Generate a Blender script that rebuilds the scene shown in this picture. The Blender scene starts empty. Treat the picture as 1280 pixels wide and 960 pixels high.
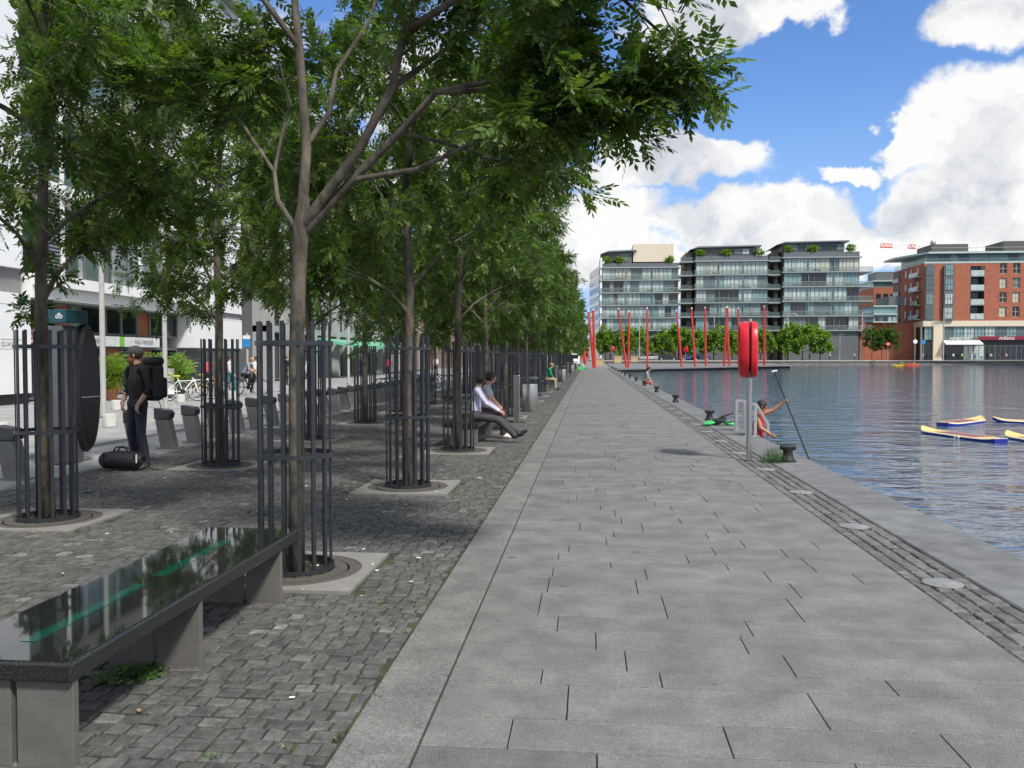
import bpy, bmesh, math, random
import numpy as np
from mathutils import Vector, Matrix
R = math.radians
random.seed(7)
SC = bpy.context.scene
COL = SC.collection
F = 1073.0
# ---------------- camera
cd = bpy.data.cameras.new('camera'); cam = bpy.data.objects.new('camera', cd); COL.objects.link(cam)
cd.sensor_width = 36; cd.lens = 36*F/1280; cd.clip_start = .05; cd.clip_end = 4000
cam.location = (0, 0, 1.6); cam.rotation_euler = (R(90-1.815), 0, R(5.165))
SC.camera = cam
CM = cam.rotation_euler.to_matrix()
def ray(u, v): return CM @ Vector((u-640, 480-v, -F))
def G(u, v, z=0.0):          # ground point seen at a photo position, used to measure the place
    d = ray(u, v); t = (z-1.6)/d.z; return Vector((d.x*t, d.y*t, z))
def P(u, v, Y):
    d = ray(u, v); t = Y/d.y; return Vector((d.x*t, Y, 1.6+d.z*t))
# ---------------- sun and sky
SUN_EL, SUN_AZ = 50.0, 138.0      # azimuth clockwise from +Y
ld = bpy.data.lights.new('sun', 'SUN'); ld.energy = 3.3; ld.angle = R(7.0); ld.color = (1, .95, .87)
sun = bpy.data.objects.new('sun', ld); COL.objects.link(sun)
sd = Vector((math.sin(R(SUN_AZ))*math.cos(R(SUN_EL)), math.cos(R(SUN_AZ))*math.cos(R(SUN_EL)), math.sin(R(SUN_EL))))
sun.rotation_euler = (-sd).to_track_quat('-Z', 'Y').to_euler()
W = bpy.data.worlds.new('World'); SC.world = W; W.use_nodes = True
NT = W.node_tree; NT.nodes.clear()
def nn(nt, t, **k):
    n = nt.nodes.new(t)
    for a, b in k.items(): setattr(n, a, b)
    return n
def mth(nt, op, a, b=None, c=None, clamp=False):
    n = nt.nodes.new('ShaderNodeMath'); n.operation = op; n.use_clamp = clamp
    for i, x in enumerate((a, b, c)):
        if x is None: continue
        if isinstance(x, (int, float)): n.inputs[i].default_value = x
        else: nt.links.new(x, n.inputs[i])
    return n.outputs[0]
def vmth(nt, op, a, b=None, out=0):
    n = nt.nodes.new('ShaderNodeVectorMath'); n.operation = op
    for i, x in enumerate((a, b)):
        if x is None: continue
        if isinstance(x, (tuple, list, Vector)): n.inputs[i].default_value = tuple(x)
        elif isinstance(x, (int, float)): n.inputs['Scale'].default_value = x
        else: nt.links.new(x, n.inputs[i])
    return n.outputs[out]
sky = nn(NT, 'ShaderNodeTexSky', sky_type='NISHITA', sun_disc=False)
sky.sun_elevation = R(SUN_EL); sky.sun_rotation = R(SUN_AZ); sky.ozone_density = 2.2; sky.dust_density = .6
tc = nn(NT, 'ShaderNodeTexCoord')
D0 = vmth(NT, 'NORMALIZE', tc.outputs['Generated'])
nz1 = nn(NT, 'ShaderNodeTexNoise'); nz1.inputs['Scale'].default_value = 9; nz1.inputs['Detail'].default_value = 9; nz1.inputs['Roughness'].default_value = .58
NT.links.new(D0, nz1.inputs['Vector'])
wob = vmth(NT, 'SCALE', vmth(NT, 'SUBTRACT', nz1.outputs['Color'], (.5, .5, .5)), .17)
DW = vmth(NT, 'ADD', D0, wob)
blobs = [(1245,175,85,70),(1175,250,70,45),(1270,270,100,70),(1150,170,30,26),(1245,15,85,40),(905,12,110,46),(985,22,50,28),(820,205,125,36),(900,190,50,26),
         (1070,200,46,15),(985,265,75,38),(915,280,70,30),(1040,285,60,28),(770,272,100,36),(700,320,120,40),(800,325,120,30),(1000,320,200,34),(510,110,90,80),(600,180,90,60),(1180,330,120,30)]
acc = None
for (u, v, rx, ry) in blobs:
    c = ray(u, v).normalized(); rt = c.cross(Vector((0, 0, 1))).normalized(); up = rt.cross(c)
    a = mth(NT, 'DIVIDE', vmth(NT, 'DOT_PRODUCT', DW, rt, 1), rx/F)
    b = mth(NT, 'DIVIDE', vmth(NT, 'DOT_PRODUCT', DW, up, 1), ry/F)
    # offsets: the dot of the centre with rt/up is 0, so a,b are already local
    r = mth(NT, 'SQRT', mth(NT, 'ADD', mth(NT, 'MULTIPLY', a, a), mth(NT, 'MULTIPLY', b, b)))
    fr = mth(NT, 'GREATER_THAN', vmth(NT, 'DOT_PRODUCT', D0, c, 1), 0.5)
    f = mth(NT, 'MULTIPLY', mth(NT, 'SUBTRACT', 1.35, r), fr)
    acc = f if acc is None else mth(NT, 'MAXIMUM', acc, f)
# general broken cloud for the rest of the dome
sep = nn(NT, 'ShaderNodeSeparateXYZ'); NT.links.new(D0, sep.inputs[0])
zz = mth(NT, 'ADD', mth(NT, 'MAXIMUM', sep.outputs['Z'], 0.0), .18)
pv = nn(NT, 'ShaderNodeCombineXYZ')
NT.links.new(mth(NT, 'DIVIDE', sep.outputs['X'], zz), pv.inputs[0]); NT.links.new(mth(NT, 'DIVIDE', sep.outputs['Y'], zz), pv.inputs[1])
nz2 = nn(NT, 'ShaderNodeTexNoise'); nz2.inputs['Scale'].default_value = 1.1; nz2.inputs['Detail'].default_value = 8; nz2.inputs['Roughness'].default_value = .55
NT.links.new(pv.outputs[0], nz2.inputs['Vector'])
gen = mth(NT, 'MULTIPLY', mth(NT, 'SUBTRACT', nz2.outputs['Fac'], .39), 5.0)
# keep the general field out of the measured part of the sky
cR = ray(1000, 190).normalized()
away = mth(NT, 'SUBTRACT', 1.0, mth(NT, 'MULTIPLY', mth(NT, 'SUBTRACT', vmth(NT, 'DOT_PRODUCT', D0, cR, 1), .86), 9.0, clamp=True), clamp=True)
acc = mth(NT, 'MAXIMUM', acc, mth(NT, 'MULTIPLY', gen, away))
mr = nn(NT, 'ShaderNodeMapRange', interpolation_type='SMOOTHSTEP'); NT.links.new(acc, mr.inputs[0]); mr.inputs[1].default_value = .22; mr.inputs[2].default_value = .58
# cloud tone: fluffy lit tops with greyer hearts
nz3 = nn(NT, 'ShaderNodeTexNoise'); nz3.inputs['Scale'].default_value = 10; nz3.inputs['Detail'].default_value = 7
NT.links.new(vmth(NT, 'ADD', DW, (.0, .0, .04)), nz3.inputs['Vector'])
cr = nn(NT, 'ShaderNodeValToRGB'); cr.color_ramp.elements[0].position = .36; cr.color_ramp.elements[1].position = .55
cr.color_ramp.elements[0].color = (4.1, 4.25, 4.6, 1); cr.color_ramp.elements[1].color = (6.8, 6.7, 6.5, 1)
NT.links.new(nz3.outputs['Fac'], cr.inputs[0])
tint = nn(NT, 'ShaderNodeMix', data_type='RGBA', blend_type='MULTIPLY'); tint.inputs[0].default_value = 1
NT.links.new(sky.outputs[0], tint.inputs[6]); tint.inputs[7].default_value = (.66, .88, 1.2, 1)
hz = nn(NT, 'ShaderNodeMix', data_type='RGBA'); hm = nn(NT, 'ShaderNodeMapRange', interpolation_type='SMOOTHSTEP'); NT.links.new(sep.outputs['Z'], hm.inputs[0]); hm.inputs[1].default_value = .32; hm.inputs[2].default_value = -.02
NT.links.new(hm.outputs[0], hz.inputs[0]); NT.links.new(tint.outputs[2], hz.inputs[6]); hz.inputs[7].default_value = (2.8, 4.1, 6.2, 1)
mx = nn(NT, 'ShaderNodeMix', data_type='RGBA')
NT.links.new(mth(NT, 'MULTIPLY', mr.outputs[0], .95), mx.inputs[0]); NT.links.new(hz.outputs[2], mx.inputs[6]); NT.links.new(cr.outputs[0], mx.inputs[7])
bg = nn(NT, 'ShaderNodeBackground'); bg.inputs['Strength'].default_value = .11
NT.links.new(mx.outputs[2], bg.inputs[0])
wo = nn(NT, 'ShaderNodeOutputWorld'); NT.links.new(bg.outputs[0], wo.inputs[0])
vs = SC.view_settings; vs.view_transform = 'Standard'; vs.look = 'None'; vs.gamma = 1; vs.use_curve_mapping = False
vs.exposure = 0.46
SC.render.engine = 'CYCLES'; SC.cycles.use_denoising = True
SC.cycles.adaptive_threshold = .03; SC.cycles.diffuse_bounces = 3; SC.cycles.max_bounces = 5; SC.cycles.transparent_max_bounces = 12

# ---------------- materials
MATS = {}
def mat(name, col, rough=.6, metal=0., var=.12, scale=6., bump=0., bscale=40., attr=False, spec=.5, emit=0., coat=0., stretch=None, alpha=1., ior=1.5, col2=None, ramp=(.35, .65)):
    if name in MATS: return MATS[name]
    m = bpy.data.materials.new(name); m.use_nodes = True; nt = m.node_tree
    p = nt.nodes['Principled BSDF']
    tcn = nn(nt, 'ShaderNodeTexCoord'); vec = tcn.outputs['Object']
    if stretch:
        mp = nn(nt, 'ShaderNodeMapping'); mp.inputs['Scale'].default_value = stretch; nt.links.new(vec, mp.inputs[0]); vec = mp.outputs[0]
    n = nn(nt, 'ShaderNodeTexNoise'); n.inputs['Scale'].default_value = scale; n.inputs['Detail'].default_value = 6; n.inputs['Roughness'].default_value = .6
    nt.links.new(vec, n.inputs['Vector'])
    r = nn(nt, 'ShaderNodeValToRGB'); r.color_ramp.elements[0].position = ramp[0]; r.color_ramp.elements[1].position = ramp[1]
    c2 = col2 or tuple(min(1, c*(1+var)) for c in col); c1 = col if col2 else tuple(c*(1-var) for c in col)
    r.color_ramp.elements[0].color = (*c1, 1); r.color_ramp.elements[1].color = (*c2, 1)
    nt.links.new(n.outputs['Fac'], r.inputs[0]); out = r.outputs[0]
    if attr:
        at = nn(nt, 'ShaderNodeAttribute', attribute_name='tone'); ml = vmth(nt, 'SCALE', out); nt.links.new(at.outputs['Fac'], ml.node.inputs['Scale']); out = ml
    nt.links.new(out, p.inputs['Base Color'])
    p.inputs['Roughness'].default_value = rough; p.inputs['Metallic'].default_value = metal
    p.inputs['Specular IOR Level'].default_value = spec; p.inputs['IOR'].default_value = ior
    p.inputs['Coat Weight'].default_value = coat; p.inputs['Coat Roughness'].default_value = .03
    p.inputs['Alpha'].default_value = alpha
    if emit: nt.links.new(out, p.inputs['Emission Color']); p.inputs['Emission Strength'].default_value = emit
    if bump:
        b = nn(nt, 'ShaderNodeBump'); b.inputs['Strength'].default_value = 1; b.inputs['Distance'].default_value = bump
        n2 = nn(nt, 'ShaderNodeTexNoise'); n2.inputs['Scale'].default_value = bscale; n2.inputs['Detail'].default_value = 6
        nt.links.new(vec, n2.inputs['Vector']); nt.links.new(n2.outputs['Fac'], b.inputs['Height']); nt.links.new(b.outputs[0], p.inputs['Normal'])
    MATS[name] = m; return m
def speckle(m, scale, amt, dark=(.02, .02, .02)):
    """add fine grain to a material's base colour"""
    nt = m.node_tree; p = nt.nodes['Principled BSDF']; src = p.inputs['Base Color'].links[0].from_socket
    tcn = nn(nt, 'ShaderNodeTexCoord'); n = nn(nt, 'ShaderNodeTexNoise'); n.inputs['Scale'].default_value = scale; n.inputs['Detail'].default_value = 2
    nt.links.new(tcn.outputs['Object'], n.inputs['Vector'])
    k = mth(nt, 'ADD', mth(nt, 'MULTIPLY', mth(nt, 'SUBTRACT', n.outputs['Fac'], .5), amt*2), 1.0)
    ml = vmth(nt, 'SCALE', src); nt.links.new(k, ml.node.inputs['Scale']); nt.links.new(ml, p.inputs['Base Color'])
def brickmat(name, c1, c2, mortar, bw, bh, ms=.01, rough=.8, bump=.003, off=.5, axes='xy'):
    if name in MATS: return MATS[name]
    m = mat(name, c1, rough=rough); nt = m.node_tree; p = nt.nodes['Principled BSDF']
    tcn = nn(nt, 'ShaderNodeTexCoord'); sp = nn(nt, 'ShaderNodeSeparateXYZ'); nt.links.new(tcn.outputs['Object'], sp.inputs[0])
    cb = nn(nt, 'ShaderNodeCombineXYZ')
    if axes == 'xy': a, b_ = sp.outputs[0], sp.outputs[1]
    elif axes == 'yx': a, b_ = sp.outputs[1], sp.outputs[0]
    else: a, b_ = mth(nt, 'ADD', sp.outputs[0], sp.outputs[1]), sp.outputs[2]
    nt.links.new(a, cb.inputs[0]); nt.links.new(b_, cb.inputs[1])
    br = nn(nt, 'ShaderNodeTexBrick'); br.offset = off; br.inputs['Scale'].default_value = 1; br.inputs['Brick Width'].default_value = bw; br.inputs['Row Height'].default_value = bh
    br.inputs['Mortar Size'].default_value = ms; br.inputs['Color1'].default_value = (*c1, 1); br.inputs['Color2'].default_value = (*c2, 1); br.inputs['Mortar'].default_value = (*mortar, 1)
    nt.links.new(cb.outputs[0], br.inputs['Vector'])
    n = nn(nt, 'ShaderNodeTexNoise'); n.inputs['Scale'].default_value = 1.3; n.inputs['Detail'].default_value = 8; nt.links.new(tcn.outputs['Object'], n.inputs['Vector'])
    k = mth(nt, 'ADD', mth(nt, 'MULTIPLY', n.outputs['Fac'], .7), .65)
    ml = vmth(nt, 'SCALE', br.outputs['Color']); nt.links.new(k, ml.node.inputs['Scale']); nt.links.new(ml, p.inputs['Base Color'])
    b = nn(nt, 'ShaderNodeBump'); b.inputs['Distance'].default_value = bump; b.inputs['Strength'].default_value = 1; b.invert = True
    nt.links.new(br.outputs['Fac'], b.inputs['Height']); nt.links.new(b.outputs[0], p.inputs['Normal'])
    return m
granite = mat('granite_paving', (.170, .166, .158), rough=.75, var=.2, scale=3.2, bump=.0012, bscale=160, attr=True)
speckle(granite, 130, 1.0); speckle(granite, 30, .25); speckle(granite, .9, .1)
def stains(m, sc, amt):
    nt = m.node_tree; p = nt.nodes['Principled BSDF']; src = p.inputs['Base Color'].links[0].from_socket
    t_ = nn(nt, 'ShaderNodeTexCoord'); v = nn(nt, 'ShaderNodeTexVoronoi'); v.inputs['Scale'].default_value = sc; nt.links.new(t_.outputs['Object'], v.inputs['Vector'])
    n = nn(nt, 'ShaderNodeTexNoise'); n.inputs['Scale'].default_value = 9; nt.links.new(t_.outputs['Object'], n.inputs['Vector'])
    d = mth(nt, 'ADD', v.outputs['Distance'], mth(nt, 'MULTIPLY', mth(nt, 'SUBTRACT', n.outputs['Fac'], .5), .16))
    sp = nn(nt, 'ShaderNodeSeparateColor'); nt.links.new(v.outputs['Color'], sp.inputs[0])
    k = mth(nt, 'MULTIPLY', mth(nt, 'LESS_THAN', d, mth(nt, 'MULTIPLY', sp.outputs[0], .11)), amt)
    ml = vmth(nt, 'SCALE', src); nt.links.new(mth(nt, 'SUBTRACT', 1.0, k), ml.node.inputs['Scale']); nt.links.new(ml, p.inputs['Base Color'])
stains(granite, 2.2, .3); stains(granite, 5.1, .16)
coping = mat('coping_stone', (.15, .155, .155), rough=.8, var=.22, scale=4, bump=.002, bscale=90, attr=True); speckle(coping, 180, .35)
settm = mat('sett_stone', (.096, .094, .089), rough=.78, var=.35, scale=14, bump=.008, bscale=55, attr=True); speckle(settm, 120, .4)
joint = mat('joint_dirt', (.04, .037, .028), rough=.95, scale=3.5, col2=(.065, .072, .02), ramp=(.45, .62), bump=.006, bscale=60)
settfar = brickmat('sett_paving_distant', (.11, .108, .105), (.08, .078, .075), (.03, .03, .027), .16, .107, .008, axes='xy')
palepave = brickmat('pale_paving', (.34, .34, .33), (.28, .28, .275), (.14, .14, .135), .6, .3, .006, axes='yx')
landm = mat('far_ground', (.28, .27, .25), rough=.9, var=.15, scale=.3)
asphalt = mat('asphalt', (.06, .06, .062), rough=.9, var=.2, scale=2)
quaywall = brickmat('quay_wall_stone', (.26, .24, .21), (.15, .14, .125), (.07, .065, .06), 1.1, .4, .03, axes='z', bump=.03)
steel = mat('stainless_steel', (.5, .49, .47), rough=.3, metal=1., var=.1, scale=3, stretch=(30, 30, .6))
galv = mat('galvanised_steel', (.42, .44, .45), rough=.5, metal=.6, var=.12, scale=20)
cage_m = mat('dark_painted_steel', (.045, .05, .058), rough=.38, metal=.5, var=.2, scale=14, bump=.0006, bscale=60)
iron = mat('cast_iron', (.022, .021, .021), rough=.6, metal=.3, var=.3, scale=25, bump=.002, bscale=50)
surround = mat('pale_granite_surround', (.225, .22, .20), rough=.8, var=.12, scale=7); speckle(surround, 200, .3)
soil = mat('resin_gravel', (.085, .078, .068), rough=.95, var=.3, scale=60, bump=.004, bscale=120)
barkm = mat('bark', (.05, .041, .031), rough=.9, scale=9, col2=(.15, .13, .10), ramp=(.38, .66), stretch=(1, 1, .45), bump=.014, bscale=26)
polg = mat('polished_black_granite', (.008, .010, .009), rough=.035, scale=140, col2=(.055, .06, .055), ramp=(.52, .68), spec=.6)
honed = mat('bench_edge_granite', (.018, .02, .02), rough=.2, scale=110, col2=(.09, .095, .09), ramp=(.55, .72))
legst = mat('bench_leg_stone', (.125, .12, .108), rough=.6, var=.14, scale=5, bump=.001, bscale=120); speckle(legst, 160, .25)
glassgreen = mat('green_glass_inlay', (.006, .06, .038), rough=.03, var=.2, scale=4)
redp = mat('red_plastic', (.60, .012, .025), rough=.36, var=.12, scale=9)
redsteel = mat('red_painted_steel', (.52, .04, .028), rough=.4, var=.1, scale=2)
black = mat('black', (.012, .012, .013), rough=.55, var=.2, scale=20)
blackgloss = mat('black_gloss', (.006, .0065, .008), rough=.25, var=.1)
white = mat('white_paint', (.78, .78, .77), rough=.5, var=.04, scale=3)
stone_pale = mat('pale_bollard_stone', (.5, .49, .46), rough=.8)
whitepanel = mat('white_panel', (.80, .81, .82), rough=.35, var=.03, scale=1)
greyp = mat('grey_paint', (.22, .22, .225), rough=.5, var=.1)
postm = mat('pale_grey_post', (.42, .41, .39), rough=.5, var=.08, scale=5)
dockm = mat('dock_grey', (.17, .165, .155), rough=.55, var=.12, scale=8)
docktop = mat('dock_cap', (.07, .07, .07), rough=.4, var=.1)
darkglass = mat('dark_glass', (.012, .017, .02), rough=.06, var=.4, scale=.6, spec=.7)
midglass = mat('grey_green_glass', (.10, .15, .145), rough=.08, var=.3, scale=.5, spec=.7)
paleglass = mat('pale_curtained_glass', (.42, .50, .46), rough=.2, var=.25, scale=.7, stretch=(3, 1, .3))
creamglass = mat('cream_blind_glass', (.5, .5, .4), rough=.3, var=.15, scale=.7)
aqua = mat('aqua_glass', (.20, .32, .31), rough=.1, var=.15, scale=.6)
frame_m = mat('window_frame_grey', (.12, .13, .135), rough=.5)
railglass = mat('railing_glass', (.17, .23, .22), rough=.08, var=.15, scale=1, alpha=.25)
slabm = mat('grey_green_slab', (.31, .35, .345), rough=.5, var=.08)
copper = mat('pale_green_cladding', (.42, .52, .48), rough=.5, var=.08)
cream = mat('cream_render', (.66, .58, .44), rough=.8, var=.06)
zinc = mat('zinc_cladding', (.12, .13, .135), rough=.5, var=.1)
brickred = brickmat('red_brick', (.39, .125, .066), (.32, .10, .055), (.3, .14, .09), .9, .3, .012, axes='z', bump=.004)
brickbrown = brickmat('brown_brick', (.24, .16, .10), (.17, .11, .075), (.2, .17, .14), .7, .24, .02, axes='z', bump=.004)
orangep = mat('orange_panel', (.35, .10, .03), rough=.6)
tyre = mat('tyre_rubber', (.015, .015, .015), rough=.8)
skinm = mat('skin', (.48, .27, .19), rough=.55, var=.08, scale=30)
leafg = mat('weed_leaf', (.06, .14, .025), rough=.5, var=.3, scale=12)
terra = mat('terracotta', (.42, .16, .09), rough=.8)
woodm = mat('warm_wood', (.36, .2, .09), rough=.6, var=.2, scale=5)

# ---------------- mesh helpers
class MB:
    def __init__(s): s.v = []; s.f = []; s.m = []
    def add(s, vs, fs, mi=0):
        b = len(s.v); s.v += [tuple(v) for v in vs]; s.f += [tuple(b+i for i in f) for f in fs]; s.m += [mi]*len(fs)
    def box(s, x0, x1, y0, y1, z0, z1, mi=0):
        if x0 > x1: x0, x1 = x1, x0
        if y0 > y1: y0, y1 = y1, y0
        if z0 > z1: z0, z1 = z1, z0
        s.add([(x0,y0,z0),(x1,y0,z0),(x1,y1,z0),(x0,y1,z0),(x0,y0,z1),(x1,y0,z1),(x1,y1,z1),(x0,y1,z1)],
              [(0,3,2,1),(4,5,6,7),(0,1,5,4),(1,2,6,5),(2,3,7,6),(3,0,4,7)], mi)
    def tube(s, pts, rad, n=8, mi=0, flat=1., ref=None, cap=True):
        pts = [Vector(p) for p in pts]
        if isinstance(rad, (int, float)): rad = [rad]*len(pts)
        vs = []; N = len(pts); pr = None
        for i, p in enumerate(pts):
            t = (pts[min(i+1, N-1)]-pts[max(i-1, 0)]).normalized()
            if pr is None: pr = Vector(ref) if ref else (Vector((1, 0, 0)) if abs(t.x) < .8 else Vector((0, 1, 0)))
            a = (pr - t*pr.dot(t)); a = a.normalized() if a.length > 1e-6 else t.orthogonal().normalized(); pr = a; b = t.cross(a)
            for k in range(n):
                w = 2*math.pi*(k+.5)/n; vs.append(p + (a*math.cos(w) + b*math.sin(w)*flat)*rad[i])
        fs = [(i*n+k, i*n+(k+1) % n, (i+1)*n+(k+1) % n, (i+1)*n+k) for i in range(N-1) for k in range(n)]
        if cap: fs += [tuple(range(n-1, -1, -1)), tuple((N-1)*n+k for k in range(n))]
        s.add(vs, fs, mi)
    def lathe(s, prof, n=24, c=(0, 0, 0), mi=0, M=None):
        c = Vector(c); vs = []
        for (r, z) in prof:
            for k in range(n):
                w = 2*math.pi*k/n; q = Vector((r*math.cos(w), r*math.sin(w), z)); vs.append(c + (M @ q if M else q))
        N = len(prof); fs = [(i*n+k, i*n+(k+1) % n, (i+1)*n+(k+1) % n, (i+1)*n+k) for i in range(N-1) for k in range(n)]
        fs += [tuple(range(n-1, -1, -1)), tuple((N-1)*n+k for k in range(n))]
        s.add(vs, fs, mi)
    def prism(s, poly, y0, y1, mi=0, M=None):      # poly in x,z extruded along y
        n = len(poly); vs = [Vector((x, y0, z)) for x, z in poly]+[Vector((x, y1, z)) for x, z in poly]
        if M: vs = [M @ v for v in vs]
        fs = [(k, (k+1) % n, n+(k+1) % n, n+k) for k in range(n)]+[tuple(range(n-1, -1, -1)), tuple(range(n, 2*n))]
        s.add(vs, fs, mi)
    def slab(s, poly, z0, z1, mi=0):               # poly in x,y
        n = len(poly); vs = [(x, y, z0) for x, y in poly]+[(x, y, z1) for x, y in poly]
        fs = [(k, (k+1) % n, n+(k+1) % n, n+k) for k in range(n)]+[tuple(range(n-1, -1, -1)), tuple(range(n, 2*n))]
        s.add(vs, fs, mi)
    def sphere(s, c, r, n=12, mi=0, sc=(1, 1, 1), B=None):
        vs = []; fs = []; m = n//2; c = Vector(c)
        for i in range(m+1):
            ph = math.pi*i/m
            for k in range(n):
                w = 2*math.pi*k/n; q = Vector((r*sc[0]*math.sin(ph)*math.cos(w), r*sc[1]*math.sin(ph)*math.sin(w), r*sc[2]*math.cos(ph))); vs.append(c+(B @ q if B else q))
        fs = [(i*n+k, (i+1)*n+k, (i+1)*n+(k+1) % n, i*n+(k+1) % n) for i in range(m) for k in range(n)]
        s.add(vs, fs, mi)
    def build(s, name, mats, parent=None, loc=None, rotz=0, smooth=False, bevel=0, tones=None):
        me = bpy.data.meshes.new(name); me.from_pydata(s.v, [], s.f)
        if not isinstance(mats, (list, tuple)): mats = [mats]
        for m in mats: me.materials.append(m)
        if len(mats) > 1: me.polygons.foreach_set('material_index', s.m)
        if tones is not None:
            a = me.attributes.new('tone', 'FLOAT', 'FACE'); a.data.foreach_set('value', tones)
        me.validate(); bm = bmesh.new(); bm.from_mesh(me); bmesh.ops.recalc_face_normals(bm, faces=bm.faces); bm.to_mesh(me); bm.free()
        if smooth:
            me.polygons.foreach_set('use_smooth', [True]*len(me.polygons)); me.set_sharp_from_angle(angle=R(38))
        o = bpy.data.objects.new(name, me); COL.objects.link(o)
        if parent: o.parent = parent
        if loc is not None: o.location = loc
        o.rotation_euler.z = rotz
        if bevel:
            b = o.modifiers.new('bevel', 'BEVEL'); b.width = bevel; b.segments = 2; b.limit_method = 'ANGLE'
        return o
def tag(o, label, cat, group=None):
    o['label'] = label; o['category'] = cat
    if group: o['group'] = group
    elif 'group' in o: del o['group']
    return o
def thing(name, label, cat, loc=(0, 0, 0), rotz=0, group=None):
    o = bpy.data.objects.new(name, None); o.empty_display_size = .3; COL.objects.link(o)
    o.location = loc; o.rotation_euler = (0, 0, rotz); return tag(o, label, cat, group)
def struct(o, label=None):
    o['kind'] = 'structure'
    if label: o['label'] = label
    return o
def dup(root, loc, rotz=0, label=None, scale=None):
    def cp(o, par):
        c = o.copy(); COL.objects.link(c); c.parent = par
        for ch in o.children: cp(ch, c)
        return c
    r = cp(root, None); r.location = loc; r.rotation_euler = (0, 0, rotz)
    if label: r['label'] = label
    if scale: r.scale = scale if isinstance(scale, tuple) else (scale,)*3
    return r
ORD = ['first','second','third','fourth','fifth','sixth','seventh','eighth','ninth','tenth','eleventh','twelfth','thirteenth','fourteenth','fifteenth','sixteenth','seventeenth','eighteenth','nineteenth','twentieth',
       'twenty-first','twenty-second','twenty-third','twenty-fourth','twenty-fifth','twenty-sixth','twenty-seventh','twenty-eighth','twenty-ninth','thirtieth','thirty-first','thirty-second']
def text(s, size, m, parent, loc, rot, name='lettering', ext=.004):
    cu = bpy.data.curves.new(name, 'FONT'); cu.body = s; cu.size = size; cu.extrude = ext; cu.align_x = 'CENTER'; cu.align_y = 'CENTER'
    o = bpy.data.objects.new('tmp', cu); COL.objects.link(o); bpy.context.view_layer.update()
    me = bpy.data.meshes.new_from_object(o.evaluated_get(bpy.context.evaluated_depsgraph_get())); bpy.data.objects.remove(o); bpy.data.curves.remove(cu)
    me.materials.clear(); me.materials.append(m)
    o = bpy.data.objects.new(name, me); COL.objects.link(o); o.parent = parent; o.location = loc; o.rotation_euler = rot
    return o
# ================= SETTING =================
WZ = -.6
QY0, QY1 = 225.0, 262.0       # far quay line at x=25 and x=320
def qy(x): return QY0 + (x-25)*(QY1-QY0)/295
# ground sheets
g = MB()
g.add([(-1500,-300,-.03),(3.3,-300,-.03),(3.3,150,-.03),(-1500,150,-.03),(3.3,225,.45),(-1500,225,.45),(3.3,2500,.6),(-1500,2500,.6)],
      [(0,1,2,3),(3,2,4,5),(5,4,6,7)])
struct(g.build('ground', landm))
g = MB(); xs = [3.3, 25, 120, 320, 1600]
for i in range(4):
    a, b = xs[i], xs[i+1]; ya, yb = qy(a), qy(min(b, 320))
    g.add([(a, ya, .62), (b, yb, .62), (b, 2500, .62), (a, 2500, .62)], [(0, 1, 2, 3)])
struct(g.build('far_quay_ground', landm))
g = MB()
g.box(3.3, 3.40, -60, 124, -3, -.02)
g.add([(3.3,124,-3),(3.3,225,-3),(3.3,225,.45),(3.3,124,0)], [(0,1,2,3)])
for i in range(3):
    a, b = xs[i], xs[i+1]
    g.add([(a, qy(a)-.02, -3), (b, qy(b)-.02, -3), (b, qy(b)-.02, .55), (a, qy(a)-.02, .55)], [(0, 1, 2, 3)])
struct(g.build('quay_wall', quaywall))
g = MB()
for i in range(3):
    a, b = xs[i], xs[i+1]
    g.add([(a, qy(a)-.25, .42), (b, qy(b)-.25, .42), (b, qy(b)-.25, .68), (a, qy(a)-.25, .68), (a, qy(a)+.9, .68), (b, qy(b)+.9, .68)], [(0, 1, 2, 3), (3, 2, 5, 4)])
struct(g.build('far_quay_edge', mat('pale_coping', (.46, .43, .37), rough=.8)))
# water
wm = bpy.data.materials.new('dock_water'); wm.use_nodes = True; nt = wm.node_tree; p = nt.nodes['Principled BSDF']
p.inputs['Base Color'].default_value = (.03, .07, .12, 1); p.inputs['Roughness'].default_value = .06; p.inputs['IOR'].default_value = 1.6
tcn = nn(nt, 'ShaderNodeTexCoord')
def wn(scale, st, det):
    mp = nn(nt, 'ShaderNodeMapping'); mp.inputs['Scale'].default_value = st; mp.inputs['Rotation'].default_value = (0, 0, R(12)); nt.links.new(tcn.outputs['Object'], mp.inputs[0])
    n = nn(nt, 'ShaderNodeTexNoise'); n.inputs['Scale'].default_value = scale; n.inputs['Detail'].default_value = det; n.inputs['Distortion'].default_value = .6
    nt.links.new(mp.outputs[0], n.inputs['Vector']); return n.outputs['Fac']
h = mth(nt, 'ADD', mth(nt, 'MULTIPLY', wn(1.0, (.55, .9, 1), 2), .11), mth(nt, 'MULTIPLY', wn(4.2, (.55, 1, 1), 3), .024))
h = mth(nt, 'ADD', h, mth(nt, 'MULTIPLY', wn(2.0, (.5, 1, 1), 3), .05))
h = mth(nt, 'ADD', h, mth(nt, 'MULTIPLY', wn(.12, (1, 1, 1), 1), .10))
bp = nn(nt, 'ShaderNodeBump'); bp.inputs['Distance'].default_value = 1.0; bp.inputs['Strength'].default_value = .8
nt.links.new(h, bp.inputs['Height']); nt.links.new(bp.outputs[0], p.inputs['Normal'])
g = MB(); g.add([(3.2,-200,WZ),(1600,-200,WZ),(1600,400,WZ),(3.2,400,WZ)], [(0,1,2,3)])
w_o = struct(g.build('water', wm))
g = MB(); g.add([(3.2,-200,-3),(1600,-200,-3),(1600,400,-3),(3.2,400,-3)], [(0,1,2,3)]); struct(g.build('dock_bed', joint))

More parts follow.
